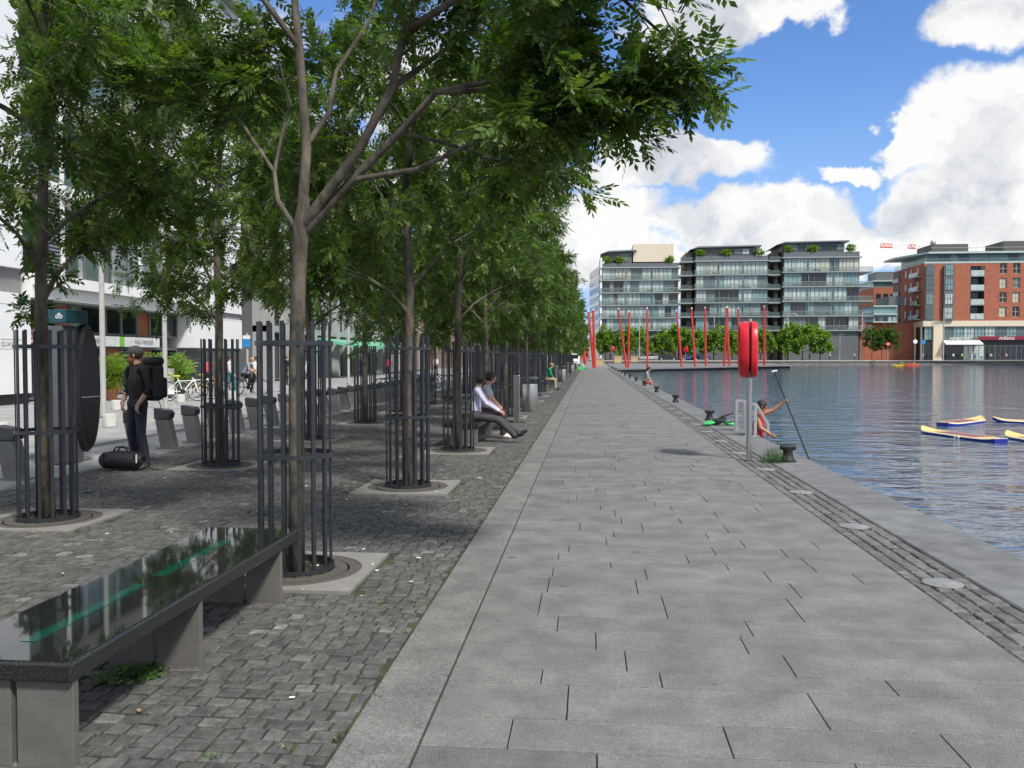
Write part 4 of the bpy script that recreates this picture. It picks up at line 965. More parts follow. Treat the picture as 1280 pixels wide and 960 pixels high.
# bicycle docks
def dock():
    t = thing('bike_dock', '', 'bike dock', group='leaning grey bike docks')
    g = MB(); g.prism([(-.05, 0), (.20, 0), (.10, .50), (-.15, .50)], -.10, .10); g.build('body', dockm, t, bevel=.02)
    g = MB(); g.prism([(-.157, .503), (.105, .503), (.135, .60), (.09, .66), (-.165, .70)], -.108, .108); g.build('cap', docktop, t, bevel=.015)
    g = MB(); g.box(-.13, .29, -.13, .13, -.005, .012); g.build('base_plate', greyp, t)
    g = MB(); g.box(.118, .14, -.05, .05, .54, .60); g.build('lock_slot', black, t)
    return t
d0 = dock(); ys = [9.6, 10.65]+[13.5+1.0*k for k in range(27)]
for k, y in enumerate(ys):
    lab = ('leaning grey bike dock at the left edge of the picture, '+('in front' if k == 0 else 'just before the terminal')) if k < 2 else 'leaning grey bike dock, '+ORD[k-2]+' beyond the rental terminal'
    if k == 0: d0.location = (-7.45 if y > 11 else -7.6, y, 0); d0['label'] = lab
    else: dup(d0, (-7.45 if y > 11 else -7.6, y, 0), 0, lab)
# terminal
T = thing('rental_terminal', 'tall grey bike rental terminal with teal header, behind the left tree guard', 'terminal', (-7.79, 12.4, 0), R(86))
shellm = mat('terminal_grey', (.13, .13, .135), rough=.35, metal=.3)
boxpart(T, 'body', shellm, -.36, .10, -.06, .40, 0, 2.06, bevel=.02)
g = MB(); n = 40
prof = [(1.0, -.14), (1.0, -.20), (.98, -.23), (.93, -.264)]
vs = []
for (r, y) in prof:
    for k in range(n): w = 2*math.pi*k/n; vs.append((.12+r*.26*math.cos(w), y+.10, 1.12+r*.98*math.sin(w)))
g.add(vs, [(i*n+k, i*n+(k+1) % n, (i+1)*n+(k+1) % n, (i+1)*n+k) for i in range(3) for k in range(n)]+[tuple(range(n-1, -1, -1))]); g.build('oval_surround', black, T, smooth=True)
g = MB(); g.add([(.12+.93*.26*math.cos(2*math.pi*k/n), -.166, 1.12+.93*.98*math.sin(2*math.pi*k/n)) for k in range(n)], [tuple(range(n))]); g.build('screen_face', blackgloss, T)
boxpart(T, 'screen_seam', greyp, -.10, .34, -.172, -.167, .98, .995)
boxpart(T, 'header_box', mat('teal_sign', (.01, .075, .095), rough=.3), -.38, .12, -.14, .20, 2.10, 2.30, bevel=.01)
text('db', .12, white, T, (-.384, -.03, 2.20), (R(90), 0, R(-90))); 
# stone bollards of the plaza
def stone():
    g = MB(); g.lathe([(0, 0), (.15, 0), (.15, .27), (.14, .29), (0, .295)], 24); return g.build('stone_bollard', stone_pale, smooth=True)
s0 = stone(); L_ = [(138, 533, 'before the shop planters, left of the man'), (124, 512, 'leftmost of the pair near the planters'), (146, 512, 'right one of the pair near the planters'), (226, 503, 'in front of the parked white bicycle'), (2, 546, 'at the left edge behind the cage'), (290, 498, 'near the teal trousered pedestrian')]
for k, (u, v, lab) in enumerate(L_):
    q = G(u, v); o = s0 if k == 0 else s0.copy()
    if k: COL.objects.link(o)
    o.location = q; tag(o, 'low round pale stone bollard '+lab, 'bollard', 'low pale stone bollards')
# lamp columns
def lamp_col(h=8., r=.075):
    t = thing('street_lamp', '', 'street lamp', group='grey street lamp columns')
    g = MB(); g.tube([(0, 0, 0), (0, 0, h)], [r, r*.75], 14); g.build('pole', postm, t, smooth=True)
    g = MB(); g.tube([(0, 0, h), (.25, 0, h+.08), (.9, 0, h+.1)], [.04, .05, .03], 8); g.box(.35, 1.0, -.12, .12, h+.06, h+.14); g.build('lamp_head', galv, t)
    g = MB(); g.lathe([(0, 0), (r+.06, 0), (r+.06, .05), (0, .05)], 14); g.build('foot', greyp, t)
    return t
l0 = lamp_col(); q = G(207, 512); XL = q.x; l0.location = (XL, q.y, 0); l0['label'] = 'pale lamp column standing right behind the man with the backpack'
dup(l0, (XL, P(93, 446, 1).x and 21.6, 0), 0, 'pale lamp column rising above the bike rental terminal')
for (y, lab) in ((38, 'pale lamp column by the blue street sign'), (49, 'pale post near the bald pedestrian, before the green awnings'), (52.5, 'second pale post before the green awnings'), (70, 'pale lamp column in front of the green awnings')):
    dup(l0, (XL-1.2, y, 0), 0, lab)
far_y = lambda x: qy(x)+3
for k, (u, v) in enumerate(((799.5, 396), (893, 396), (984.5, 393), (1050, 418), (1078, 391), (1180, 386))):
    q = P(u, v, 1); Y = 229+(u-800)*.03; q = P(u, v, Y); z0 = .62; s_ = (q.z-z0)/8
    dup(l0, (q.x, Y, z0), 0, ['leftmost','second','third','fourth, shorter','fifth','rightmost'][k]+' lamp column on the far quay across the water', (s_*1.3, s_*1.3, s_))
# red poles of the square
fa, fb = G(783, 460.2, .05), G(972, 456.4, .05)
def front_y(x): return fa.y+(x-fa.x)/(fb.x-fa.x)*(fb.y-fa.y)
sticks = [(731.5, 448, 726, 391, 1), (742.5, 459, 735.5, 390, 1), (743.5, 459, 741.5, 388, 2), (783, 458.5, 773, 387, 3), (785.5, 458.5, 786.5, 390, 4), (809.3, 458, 809, 386, 5), (852.3, 456.8, 846, 389, 6), (868.8, 456.6, 865, 386, 7), (882.3, 456.4, 881.3, 385.5, 8), (904.8, 456, 909, 385, 9), (912, 456, 908, 385, 10), (923.5, 455.7, 922.5, 386, 11), (955.6, 455.7, 954.7, 384, 12)]
nm_ = ['leftmost red pole, set back at the walkway end', 'left red pole of the crossing pair at the walkway end', 'right red pole of the crossing pair at the walkway end', 'red pole leaning left at the near corner of the deck', 'upright red pole beside the leaning one at the deck corner', 'straight red pole, first standing free on the deck', 'red pole leaning left near the middle of the deck', 'slightly leaning red pole right of the deck middle', 'nearly upright red pole left of the lifebuoy', 'left leg of the red pole pair just left of the lifebuoy', 'right leg of the red pole pair just left of the lifebuoy', 'red pole half hidden behind the lifebuoy housing', 'rightmost red pole standing on the deck']
for (u0, v0, u1, v1, k), lab in zip(sticks, nm_):
    if u0 < 760: Y = 122 if u0 > 735 else 165; zb_ = 0. if Y < 150 else .1
    else:
        x = P(u0, 456, 140).x; Y = front_y(x)+3+(k % 3); x = P(u0, 456, Y).x; zb_ = .05
    b_ = P(u0, 456, Y); b_.z = zb_; tp = P(u1, v1, Y); dyy = random.uniform(-.5, .5)
    t = thing('red_pole', lab, 'red pole', b_, 0, 'tall red poles of the square'); s_ = tp-b_; sc = Y/140
    s_.y = dyy
    g = MB(); r_ = .19*sc*(1.35 if u0 < 760 else 1); g.tube([Vector((0, 0, 0)), s_*.5+Vector((0, 0, 0)), s_], [r_, r_*.95, r_*.8], 6, cap=True); g.build('shaft', redsteel, t)
    g = MB(); g.tube([s_, s_+s_.normalized()*.25], r_*.55, 8); g.build('lamp_cap', white, t)
# far quay trees
tr, lb = make_limbs(8.2, 2.6, 9, 3.0)
for k_ in range(0): pass
random.seed(31)
farv = []
for i in range(3):
    tr = [Vector((0, 0, -.1)), Vector((0, 0, 1.2)), Vector((.05, 0, 2.4)), Vector((0, .05, 4)), Vector((0, 0, 5.5)), Vector((0, 0, 7))]
    limbs = [(tr[2:], .08, .02, .3)]
    for j in range(10):
        z = 1.9+j*.46; az = j*2.4+i; o_ = Vector((math.cos(az), math.sin(az), 0)); p0 = Vector((0, 0, z)); e = random.uniform(2.1, 3.6)*(1-.05*j)
        limbs.append(([p0, p0+o_*e*.4+Vector((0, 0, .5)), p0+o_*e*.75+Vector((0, 0, .9)), p0+o_*e+Vector((0, 0, 1.3+random.random()))], .05, .01, .2))
    farv.append(tree_meshes('quaytree%d' % i, tr, limbs, [.16, .14, .13, .1, .07, .03], npairs=2, wr=.8, lr=.75, lm=planeleaf, nsec=5, nter=4, nleaf=10, leafL=(.36, .6), twigs=False, seclen=(.8, 1.4), terlen=(.5, .9), low=1.8))
us = [757, 776, 795, 824, 843, 867, 892, 915, 940, 960, 985, 1003, 1025]
for k, u in enumerate(us):
    Y = 231+random.uniform(-.5, .5); q = P(u, 446, Y); s_ = random.uniform(.88, 1.15)
    put_tree('quay_tree', farv[k % 3], (q.x, Y, .6), random.uniform(0, 6), (s_, s_, s_*1.05), 'light green tree on the far quay, '+ORD[k]+' from the left of its row', 'light green trees on the far quay')
for k, (u, lab) in enumerate(((1090, 'left small dark tree beside the glass building corner'), (1102, 'middle small dark tree before the glazed link'), (1113, 'right small dark tree before the glazed link'))):
    q = P(u, 446, 236); put_tree('quay_tree', fars[k % 2], (q.x, 236, .6), k, (1.25, 1.25, 1.35), lab, 'small dark trees near the far corner')
q = P(715, 446, 175)
put_tree('ash_tree', fars[0], (P(712,446,150).x, 150, 0), 0, (1.2, 1.2, 1.1), 'dark tree at the far end of the promenade behind the red poles', 'trees at the promenade end'); put_tree('ash_tree', fars[1], (P(722,446,190).x, 190, .2), 2, (1.1, 1.1, .9), 'small dark tree left of the low brick house', 'trees at the promenade end')
# cars on the far quay
def car(col, name):
    t = thing('parked_car', '', 'car', group='cars parked on the far quay')
    body = [(-2.1, .3), (-2.15, .65), (-1.95, .86), (-1.1, .95), (1.2, .95), (2.0, .84), (2.12, .6), (2.05, .3)]
    g = MB(); g.prism(body, -.85, .85); g.build('body', mat(name, col, rough=.2, metal=.2, coat=.6), t, bevel=.08)
    g = MB(); g.prism([(-1.5, .95), (-.95, 1.42), (.55, 1.45), (1.25, .95)], -.74, .74); g.build('cabin', darkglass, t, bevel=.06)
    g = MB(); g.prism([(-.95, 1.43), (.5, 1.46), (.4, 1.49), (-.85, 1.47)], -.7, .7); g.build('roof', MATS[name], t)
    for x in (-1.35, 1.35):
        for y in (-.86, .66):
            g = MB(); g.lathe([(0, 0), (.31, 0), (.33, .03), (.33, .17), (.31, .2), (0, .2)], 16, (x, y, .33), M=Matrix.Rotation(R(-90), 3, 'X')); w_ = g.build('wheel', tyre, t)
            g = MB(); g.lathe([(0, 0), (.2, 0), (.18, .02), (0, .02)], 12, (x, y-.012 if y < 0 else y+.19, .33), M=Matrix.Rotation(R(-90), 3, 'X')); g.build('rim', galv, w_)
    for y in (-.6, .45): boxpart(t, 'headlight', white, -2.16, -2.08, y, y+.2, .6, .72)
    return t
for (u, col, nm, lab) in ((812, (.45, .46, .47), 'car_silver', 'silver car parked on the far quay behind the straight red pole'), (834, (.02, .02, .022), 'car_black', 'black car parked on the far quay near the middle red poles'), (862, (.03, .06, .16), 'car_blue', 'dark blue car parked on the far quay behind a leaning red pole'), (876, (.02, .035, .09), 'car_navy', 'navy car parked beside the dark blue one on the far quay')):
    c = car(col, nm); c['label'] = lab; q = P(u, 446, 222); c.location = (P(u, 446, 229).x, 229, .62); c.scale = (1.2,)*3
# van and bright boxes at the walkway end
t = thing('white_van', 'white van parked at the far end of the promenade', 'van', (P(717, 446, 140).x, 140, 0), R(90))
g = MB(); g.prism([(-2.5, .4), (-2.5, 1.1), (-1.9, 1.3), (-1.3, 2.2), (2.5, 2.25), (2.5, .4)], -.95, .95); g.build('body', white, t, bevel=.1); boxpart(t, 'windscreen', darkglass, -2.0, -1.5, -.8, .8, 1.32, 1.95)
for x in (-1.6, 1.5):
    for y in (-.97, .8): g = MB(); g.lathe([(0, 0), (.36, 0), (.36, .17), (0, .17)], 14, (x, y, .36), M=Matrix.Rotation(R(-90), 3, 'X')); g.build('wheel', tyre, t)
for (u, Y, w, h, lab) in ((749.5, 150, 1.2, 1.3, 'yellowish timber planter at the end of the walkway, left one'), (772.5, 190, 1.6, 1.5, 'timber planter on the square behind the leaning red poles'), (793, 210, 1.6, 1.5, 'timber planter on the square between red poles')):
    q = P(u, 446, Y); t = thing('timber_planter', lab, 'planter', (q.x, Y, .05 if Y < 180 else .3)); boxpart(t, 'box', mat('pale_wood', (.5, .36, .2), rough=.7), -w/2, w/2, -w/2, w/2, 0, h*.85); boxpart(t, 'rim', MATS['pale_wood'], -w/2-.08, w/2+.08, -w/2-.08, w/2+.08, h*.85+.001, h)
    g = MB(); g.box(-w/2+.1, w/2-.1, -w/2+.1, w/2-.1, h+.001, h+.04); g.build('soil', soil, t)
# road signs on far quay
def sign(u, v, Y, m, lab, red_bar=False):
    q = P(u, v, Y); t = thing('road_sign', lab, 'road sign', (q.x, Y, .62)); h = q.z-.62
    g = MB(); g.tube([(0, 0, 0), (0, 0, h)], .06, 8); g.build('post', galv, t); g = MB(); g.lathe([(0, 0), (.55, 0), (.55, .05), (0, .05)], 20, (0, -.1, h), M=Matrix.Rotation(R(90), 3, 'X')); g.build('disc', m, t)
    if red_bar: boxpart(t, 'bar', white, -.38, .38, -.165, -.152, h-.1, h+.1)
sign(1110, 430, 228, redp, 'round red no entry sign on the far quay', True); sign(1144, 427, 228, white, 'white round sign on the far quay before the brick building'); sign(1154, 427.5, 228, mat('sign_blue', (.02, .25, .6)), 'blue round sign at the corner of the brick building')
bp_ = P(309, 428, 36); t = thing('blue_parking_sign', 'blue and white street sign on a post behind the left tree guards', 'sign', (bp_.x, 36, 0)); g = MB(); g.tube([(0, 0, 0), (0, 0, bp_.z+.4)], .05, 8); g.build('post', postm, t); boxpart(t, 'panel', MATS['sign_blue'], -.16, .16, -.09, -.055, bp_.z-.2, bp_.z+.14); boxpart(t, 'panel', white, -.16, .16, -.09, -.055, bp_.z+.15, bp_.z+.3)
# paddle boards
def board(name_lab, p0, p1, w=.78, txt=True):
    a, b = G(*p0, WZ+.1), G(*p1, WZ+.1); L = 3.3; d = (b-a); ang = math.atan2(d.y, d.x)
    t = thing('paddle_board', name_lab, 'paddle board', (a.x, a.y, WZ+.0), ang, 'blue and yellow paddle boards')
    n = 20; out = []
    for i in range(n+1):
        s = i/n; hw = w/2*min(1, (math.sin(math.pi*min(s*1.9, .5)))**.7 if s < .27 else 1)*(1 if s < .72 else math.cos((s-.72)/.28*1.25)**.6); out.append((s*L, max(hw, .03)))
    def outline(sc=1.0, y=0): return [(x, h*sc) for x, h in out]+[(x, -h*sc) for x, h in reversed(out)]
    rise = lambda x: .10*max(0, (.5-x)/.5)**2+.04*max(0, (x-2.9)/.4)**2
    def layer(z0, z1, sc0, sc1, m, nm):
        g = MB(); o0, o1 = outline(sc0), outline(sc1); k = len(o0)
        g.add([(x, y, z0+rise(x)) for x, y in o0]+[(x, y, z1+rise(x)) for x, y in o1], [(i, (i+1) % k, k+(i+1) % k, k+i) for i in range(k)]+[(i, i+1, 2*n+1-i-1, 2*n+1-i) for i in range(n)]+[(k+i, k+2*n+1-i, k+2*n-i, k+i+1) for i in range(n)]); return g.build(nm, m, t)
    layer(-.04, .05, .93, 1.0, mat('board_blue', (.02, .03, .30), rough=.3), 'hull'); layer(.0505, .066, 1.0, .96, mat('board_white', (.7, .7, .65), rough=.3), 'rail')
    layer(.0665, .074, .93, .9, mat('board_yellow', (.78, .50, .09), rough=.4, col2=(.80, .62, .25)), 'deck')
    g = MB(); g.box(.95, 2.6, -.27, .27, .075, .08); g.build('grip_pad', mat('board_pad', (.22, .10, .12), rough=.8), t)
    text('RED', .12, white, t, (2.1 if txt else .9, -w/2-.012, .02), (R(90), 0, 0), ext=.02)
    return t
board('front blue paddle board of the touching pair, pointing right', (1153, 535), (1228, 545)); board('rear paddle board of the touching pair, its yellow nose raised to the right', (1226, 522), (1156, 531), txt=False)
board('farther paddle board cut off by the right edge', (1241, 523), (1310, 526)); board('nearer paddle board cut off by the right edge', (1259, 541), (1330, 552))
# kayaks
for k, (u, Y, m, lab) in enumerate(((1124, 212, 'kayak_yellow', 'left yellow kayak of the raft near the far quay'), (1131, 214, 'kayak_yellow', 'second, yellow kayak of the raft near the far quay'), (1138, 212, 'kayak_red', 'third, orange red kayak of the raft near the far quay'), (1144, 213.5, 'kayak_red', 'right orange red kayak of the raft near the far quay'))):
    mm = mat(m, (.75, .5, .02) if 'yellow' in m else (.7, .07, .02), rough=.4); q = P(u, 446, Y); t = thing('kayak', lab, 'kayak', (q.x, Y, WZ), R(12*k), 'kayaks rafted near the far quay')
    g = MB(); g.tube([(-1.9, 0, .25), (-1.2, 0, .15), (0, 0, .12), (1.2, 0, .15), (1.9, 0, .25)], [.05, .28, .38, .28, .05], 12, flat=.55, ref=(0, 1, 0)); g.build('hull', mm, t, smooth=True)
    g = MB(); g.lathe([(.25, 0), (.3, .06), (.22, .06), (.2, 0)], 16, (0, 0, .33)); g.build('cockpit_rim', black, t)
# planters and plants in front of the shop
for k, (u, v, sc, lab) in enumerate(((129, 500, 1.15, 'tall bamboo in a dark pot, left of the man by the shop'), (140, 500, 1.1, 'leafy bamboo in a terracotta pot by the shop'), (213, 497, 1.2, 'bushy bamboo pot behind the lamp column'), (221, 496, 1.0, 'small bamboo pot beside the white display board'))):
    q = G(u, v); t = thing('potted_bamboo', lab, 'potted plant', (q.x, q.y, 0), k, 'bamboo pots outside the shop')
    g = MB(); g.lathe([(0, 0), (.15, 0), (.22, .38), (.24, .4), (.2, .4), (.19, .36), (0, .36)], 18); g.build('pot', terra if k == 1 else mat('dark_pot', (.02, .04, .05)), t, smooth=True)
    A = []; Bd = []
    for j in range(260):
        a_ = random.uniform(0, 6.28); r_ = random.random()*.42; z = .4+random.random()*1.0; A.append((r_*math.cos(a_)*(.6+z*.5), r_*math.sin(a_)*(.6+z*.5), z)); d = Vector((math.cos(a_), math.sin(a_), random.uniform(-.3, .8))).normalized(); Bd.append(tuple(d))
    me = leaf_mesh('bamboo', np.array(A), np.array(Bd), np.random.default_rng(k).uniform(.25, .4, 260), 2, planeleaf, .22, .6); o = bpy.data.objects.new('leaves', me); COL.objects.link(o); o.parent = t
    g = MB()
    for j in range(9): a_ = j*.7; g.tube([(.08*math.cos(a_), .08*math.sin(a_), .36), (.2*math.cos(a_), .2*math.sin(a_), 1.3)], .006, 4)
    g.build('canes', leafg, t); t.scale = (sc,)*3
q = G(217, 497); t = thing('display_board', 'white display board standing beside the parked bicycles', 'display board', (q.x, q.y-.6, 0), R(60)); boxpart(t, 'panel', white, -.35, .35, -.02, .02, .15, 1.15); boxpart(t, 'foot', galv, -.35, -.31, -.2, .2, 0, .149); boxpart(t, 'foot', galv, .31, .35, -.2, .2, 0, .149)
# bicycles
def bicycle(fm, seatm, label, loc, rz, group=None):
    t = thing('bicycle', label, 'bicycle', loc, rz, group)
    for x in (-.52, .52):
        g = MB(); n = 28; vs = []
        g.tube([(x+.335*math.cos(2*math.pi*k/n), 0, .345+.335*math.sin(2*math.pi*k/n)) for k in range(n+1)], .018, 6, cap=False, ref=(0, 1, 0)); wv = g.build('wheel', tyre, t)
        g = MB()
        for k in range(14): a_ = 2*math.pi*k/14; g.tube([(x, 0, .345), (x+.32*math.cos(a_), 0, .345+.32*math.sin(a_))], .003, 3)
        g.tube([(x, -.04, .345), (x, .04, .345)], .02, 8); g.tube([(x+.31*math.cos(2*math.pi*k/n), 0, .345+.31*math.sin(2*math.pi*k/n)) for k in range(n+1)], .009, 5, cap=False, ref=(0, 1, 0)); g.build('rim', fm if fm == white else galv, wv)
    g = MB()
    for a_, b_ in (((.52,0,.345),(.40,0,.80)), ((.40,0,.78),(.0,0,.34)), ((.40,0,.74),(-.16,0,.72)), ((.0,0,.34),(-.2,0,.86)), ((0,0,.34),(-.52,0,.345)), ((-.52,0,.345),(-.16,0,.74))): g.tube([a_, b_], .017, 8)
    g.build('frame', fm, t, smooth=True)
    g = MB(); g.tube([(.40, 0, .8), (.37, 0, .98), (.40, 0, 1.0)], .013, 6); g.tube([(.30, -.28, 1.02), (.40, -.1, 1.0), (.40, .1, 1.0), (.30, .28, 1.02)], .013, 6); g.build('handlebar', black, t)
    g = MB(); g.sphere((-.22, 0, .9), 1, 10, 0, (.14, .08, .035)); g.build('saddle', seatm, t, smooth=True)
    g = MB(); g.lathe([(0, 0), (.09, 0), (.09, .01), (0, .01)], 16, (0, -.03, .34), M=Matrix.Rotation(R(90), 3, 'X')); g.tube([(0, -.05, .34), (.1, -.05, .2), (.1, -.14, .2)], .01, 5); g.tube([(0, .05, .34), (-.1, .05, .48), (-.1, .14, .48)], .01, 5); g.build('crank', black, t)
    return t
yel = mat('yellow_paint', (.75, .55, .05), rough=.4)
for (u, v, fm, sm_, rz, lab) in ((229, 501, white, yel, R(75), 'white bicycle with yellow saddle parked by the display board'), (247, 499, white, black, R(62), 'white bicycle parked second, behind the cage'), (260, 497, yel, yel, R(70), 'yellow framed bicycle parked behind the white ones')):
    q = G(u, v); bicycle(fm, sm_, lab, q, rz-R(60), 'bicycles parked outside the shop')
for k in range(9):
    bicycle(mat('bike_blue', (.1, .22, .35), rough=.4), black, 'blue rental bicycle in its dock, '+ORD[k]+' of the docked group', (-8.35, 36+k*1.02, 0), R(0), 'rental bicycles in their docks')
# ================= PEOPLE =================
V_ = Vector
def cloth(name, c, **k): return mat('cloth_'+name, c, rough=.85, var=.18, scale=14, bump=.012, bscale=11, **k)
def make_person(label, J, pal, loc, rz, voxel=.012, group=None, hair=True, hand_detail=False, sleeve='long', shorts=False, scale=1., name='person', hat=None, beard=None, bald=False):
    """one continuous body: overlapping tapered forms fused by a voxel remesh; cloth by nearest form"""
    t = thing(name, label, 'person', loc, rz, group); t.scale = (scale,)*3
    g = MB(); PR = []
    sv = (J['shL']-J['shR']).normalized()
    def cap(tagn, p0, p1, r0, r1, side=None, flat=1., n=12):
        p0, p1 = V_(p0), V_(p1); ax = (p1-p0); L = ax.length; ax = ax.normalized() if L > 1e-6 else V_((0, 0, 1))
        a = V_(side) if side is not None else ax.orthogonal(); a = (a-ax*a.dot(ax)); a = a.normalized() if a.length > 1e-5 else ax.orthogonal().normalized(); b = ax.cross(a)
        vs = []; rings = []
        for k in range(4): w = R(-80+k*26); rings.append((p0+ax*r0*math.sin(w)*flat**.5, r0*math.cos(w)))
        rings += [(p0, r0), (p0.lerp(p1, .5), (r0+r1)/2), (p1, r1)]
        for k in range(4): w = R(20+k*20); rings.append((p1+ax*r1*math.sin(w)*flat**.5, r1*math.cos(w)))
        for c, r in rings:
            for k in range(n): w = 2*math.pi*k/n; vs.append(c+a*r*math.cos(w)+b*r*math.sin(w)*flat)
        N = len(rings); g.add(vs, [(i*n+k, i*n+(k+1) % n, (i+1)*n+(k+1) % n, (i+1)*n+k) for i in range(N-1) for k in range(n)]+[tuple(range(n-1, -1, -1)), tuple((N-1)*n+k for k in range(n))])
        PR.append((tagn, np.array(p0), np.array(p1), r0*(1+flat)/2, r1*(1+flat)/2))
    pel, che, nec, hd = J['pel'], J['che'], J['nec'], J['hd']; hf = J['hf'].normalized()
    hv = (J['hipL']-J['hipR']).normalized()
    cap('leg', J['hipL'], J['hipR'], .098, .098); cap('leg', pel, pel.lerp(che, .25), .135, .125, hv, .78)
    cap('top', pel.lerp(che, .22), che, .148, .162, sv, .70); top = J['shL'].lerp(J['shR'], .5)
    cap('top', che, top-(top-che)*.15, .165, .13, sv, .66); cap('top', J['shL']*.9+J['shR']*.1, J['shR']*.9+J['shL']*.1, .068, .068)
    cap('top', top, nec, .075, .06); cap('skin', nec, hd-V_((0, 0, .03)), .053, .052)
    up = (hd-nec).normalized()*.6+V_((0, 0, .4)); up.normalize(); hs = hf.cross(up).normalized(); up = hs.cross(hf)
    cap('skin', hd+up*.035-hf*.025, hd+up*.03+hf*.022, .081, .076, hs, .95, 14); cap('skin', hd-up*.035+hf*.02, hd-up*.062+hf*.045, .060, .040, hs, .95)
    cap('skin', hd+up*.012+hf*.088, hd-up*.018+hf*.106, .010, .016); cap('skin', hd-up*.047+hf*.083, hd-up*.05+hf*.084, .016, .016)
    cap('skin', hd+up*.035+hf*.085+hs*.028, hd+up*.035+hf*.085-hs*.028, .012, .012)
    for s_ in (1, -1): cap('skin', hd+hs*s_*.079+up*.02-hf*.005, hd+hs*s_*.081-up*.02-hf*.002, .018, .012)
    for S in 'LR':
        sh, el, wr = J['sh'+S], J['el'+S], J['wr'+S]; slv = 'skin' if sleeve == 'none' else 'top'
        mid = sh.lerp(el, .55)
        cap(slv, sh, mid, .062, .052); cap('skin' if sleeve in ('none', 'short') else 'top', mid, el, .05, .043)
        fm_ = el.lerp(wr, .35); cap('top' if sleeve in ('long', 'elbow') else 'skin', el, fm_, .044, .04); cap('top' if sleeve == 'long' else 'skin', fm_, wr, .039, .028)
        hdir = J.get('hand'+S, (wr-el).normalized()); hdir = hdir.normalized(); pn = J.get('palm'+S, V_((0, 1, 0)) if abs(hdir.y) < .8 else V_((1, 0, 0))); pn = (pn-hdir*pn.dot(hdir)).normalized(); sd_ = hdir.cross(pn)
        cap('skin', wr, wr+hdir*.075, .028, .038, sd_, .5)
        curl = J.get('curl'+S, .5)
        for f in range(4):
            o_ = (f-1.5)*.0195; b0 = wr+hdir*.08+sd_*o_; ln = (.062, .075, .07, .055)[f]; d1 = (hdir*math.cos(curl)+pn*math.sin(curl)).normalized(); d2 = (hdir*math.cos(curl*2.1)+pn*math.sin(curl*2.1)).normalized()
            cap('skin', b0, b0+d1*ln*.5, .0095, .009, n=8); cap('skin', b0+d1*ln*.5, b0+d1*ln*.5+d2*ln*.55, .009, .0075, n=8)
        tb = wr+hdir*.02-sd_*.025*(1 if S == 'L' else -1); cap('skin', tb, tb+(hdir*.6-sd_*(.8 if S == 'L' else -.8)).normalized()*.055, .013, .010, n=8)
        hp, kn, an, to = J['hip'+S], J['kn'+S], J['an'+S], J['to'+S]
        cap('leg', hp, kn, .092, .066); lt = 'skin' if shorts else 'leg'
        cap(lt, kn, kn.lerp(an, .4), .066 if not shorts else .05, .062); cap(lt, kn.lerp(an, .4), an, .062 if not shorts else .05, .056 if not shorts else .036)
        cap('shoe', an-V_((0, 0, .035)) if 'lean' not in J else an, to, .046, .036, hv, .9)
        hl = an+(an-to).normalized()*.04; hl.z = min(hl.z, an.z)-.03 if 'lean' not in J else hl.z; cap('shoe', hl, an, .036, .04)
    o = g.build('body', [pal['skin']], t)
    m = o.modifiers.new('r', 'REMESH'); m.mode = 'VOXEL'; m.voxel_size = voxel; m = o.modifiers.new('s', 'SMOOTH'); m.factor = .5; m.iterations = 5 if voxel < .02 else 2
    bpy.context.view_layer.update(); dg = bpy.context.evaluated_depsgraph_get(); me = bpy.data.meshes.new_from_object(o.evaluated_get(dg)); old = o.data; o.modifiers.clear(); o.data = me; bpy.data.meshes.remove(old); me.name = 'body'
    nf = len(me.polygons); C = np.empty(nf*3); me.polygons.foreach_get('center', C); C = C.reshape(-1, 3); best = np.full(nf, 1e9); idx = np.zeros(nf, np.int32); names = ['skin', 'top', 'leg', 'shoe']
    for tg, p0, p1, r0, r1 in PR:
        d = p1-p0; l2 = max(d @ d, 1e-9); tt = np.clip(((C-p0) @ d)/l2, 0, 1); q = np.linalg.norm(C-(p0+tt[:, None]*d), axis=1)-(r0+(r1-r0)*tt); k = q < best; best[k] = q[k]; idx[k] = names.index(tg)
    me.materials.clear()
    for n_ in names: me.materials.append(pal[n_])
    me.polygons.foreach_set('material_index', idx); me.polygons.foreach_set('use_smooth', [True]*nf)
    BM_ = Matrix((hs, hf, up)).transposed()
    if hair and not bald:
        h = MB(); h.sphere(hd+up*.035-hf*.012, 1, 20, 0, (.090, .108, .096), BM_); vs, fs = h.v, h.f
        keep = [f for f in fs if not all(((V_(vs[i])-hd).dot(up) < (.055 if (V_(vs[i])-hd).dot(hf) > .02 else -.05)) for i in f)]; h.f = keep; h.m = [0]*len(keep)
        h.build('hair', pal['hair'], t, smooth=True)
    for s_ in (1, -1):
        h = MB(); h.sphere(hd+up*.02+hf*.082+hs*s_*.03, .009, 8); h.build('eye', black, t)
    return t, (hd, hf, hs, up, BM_)
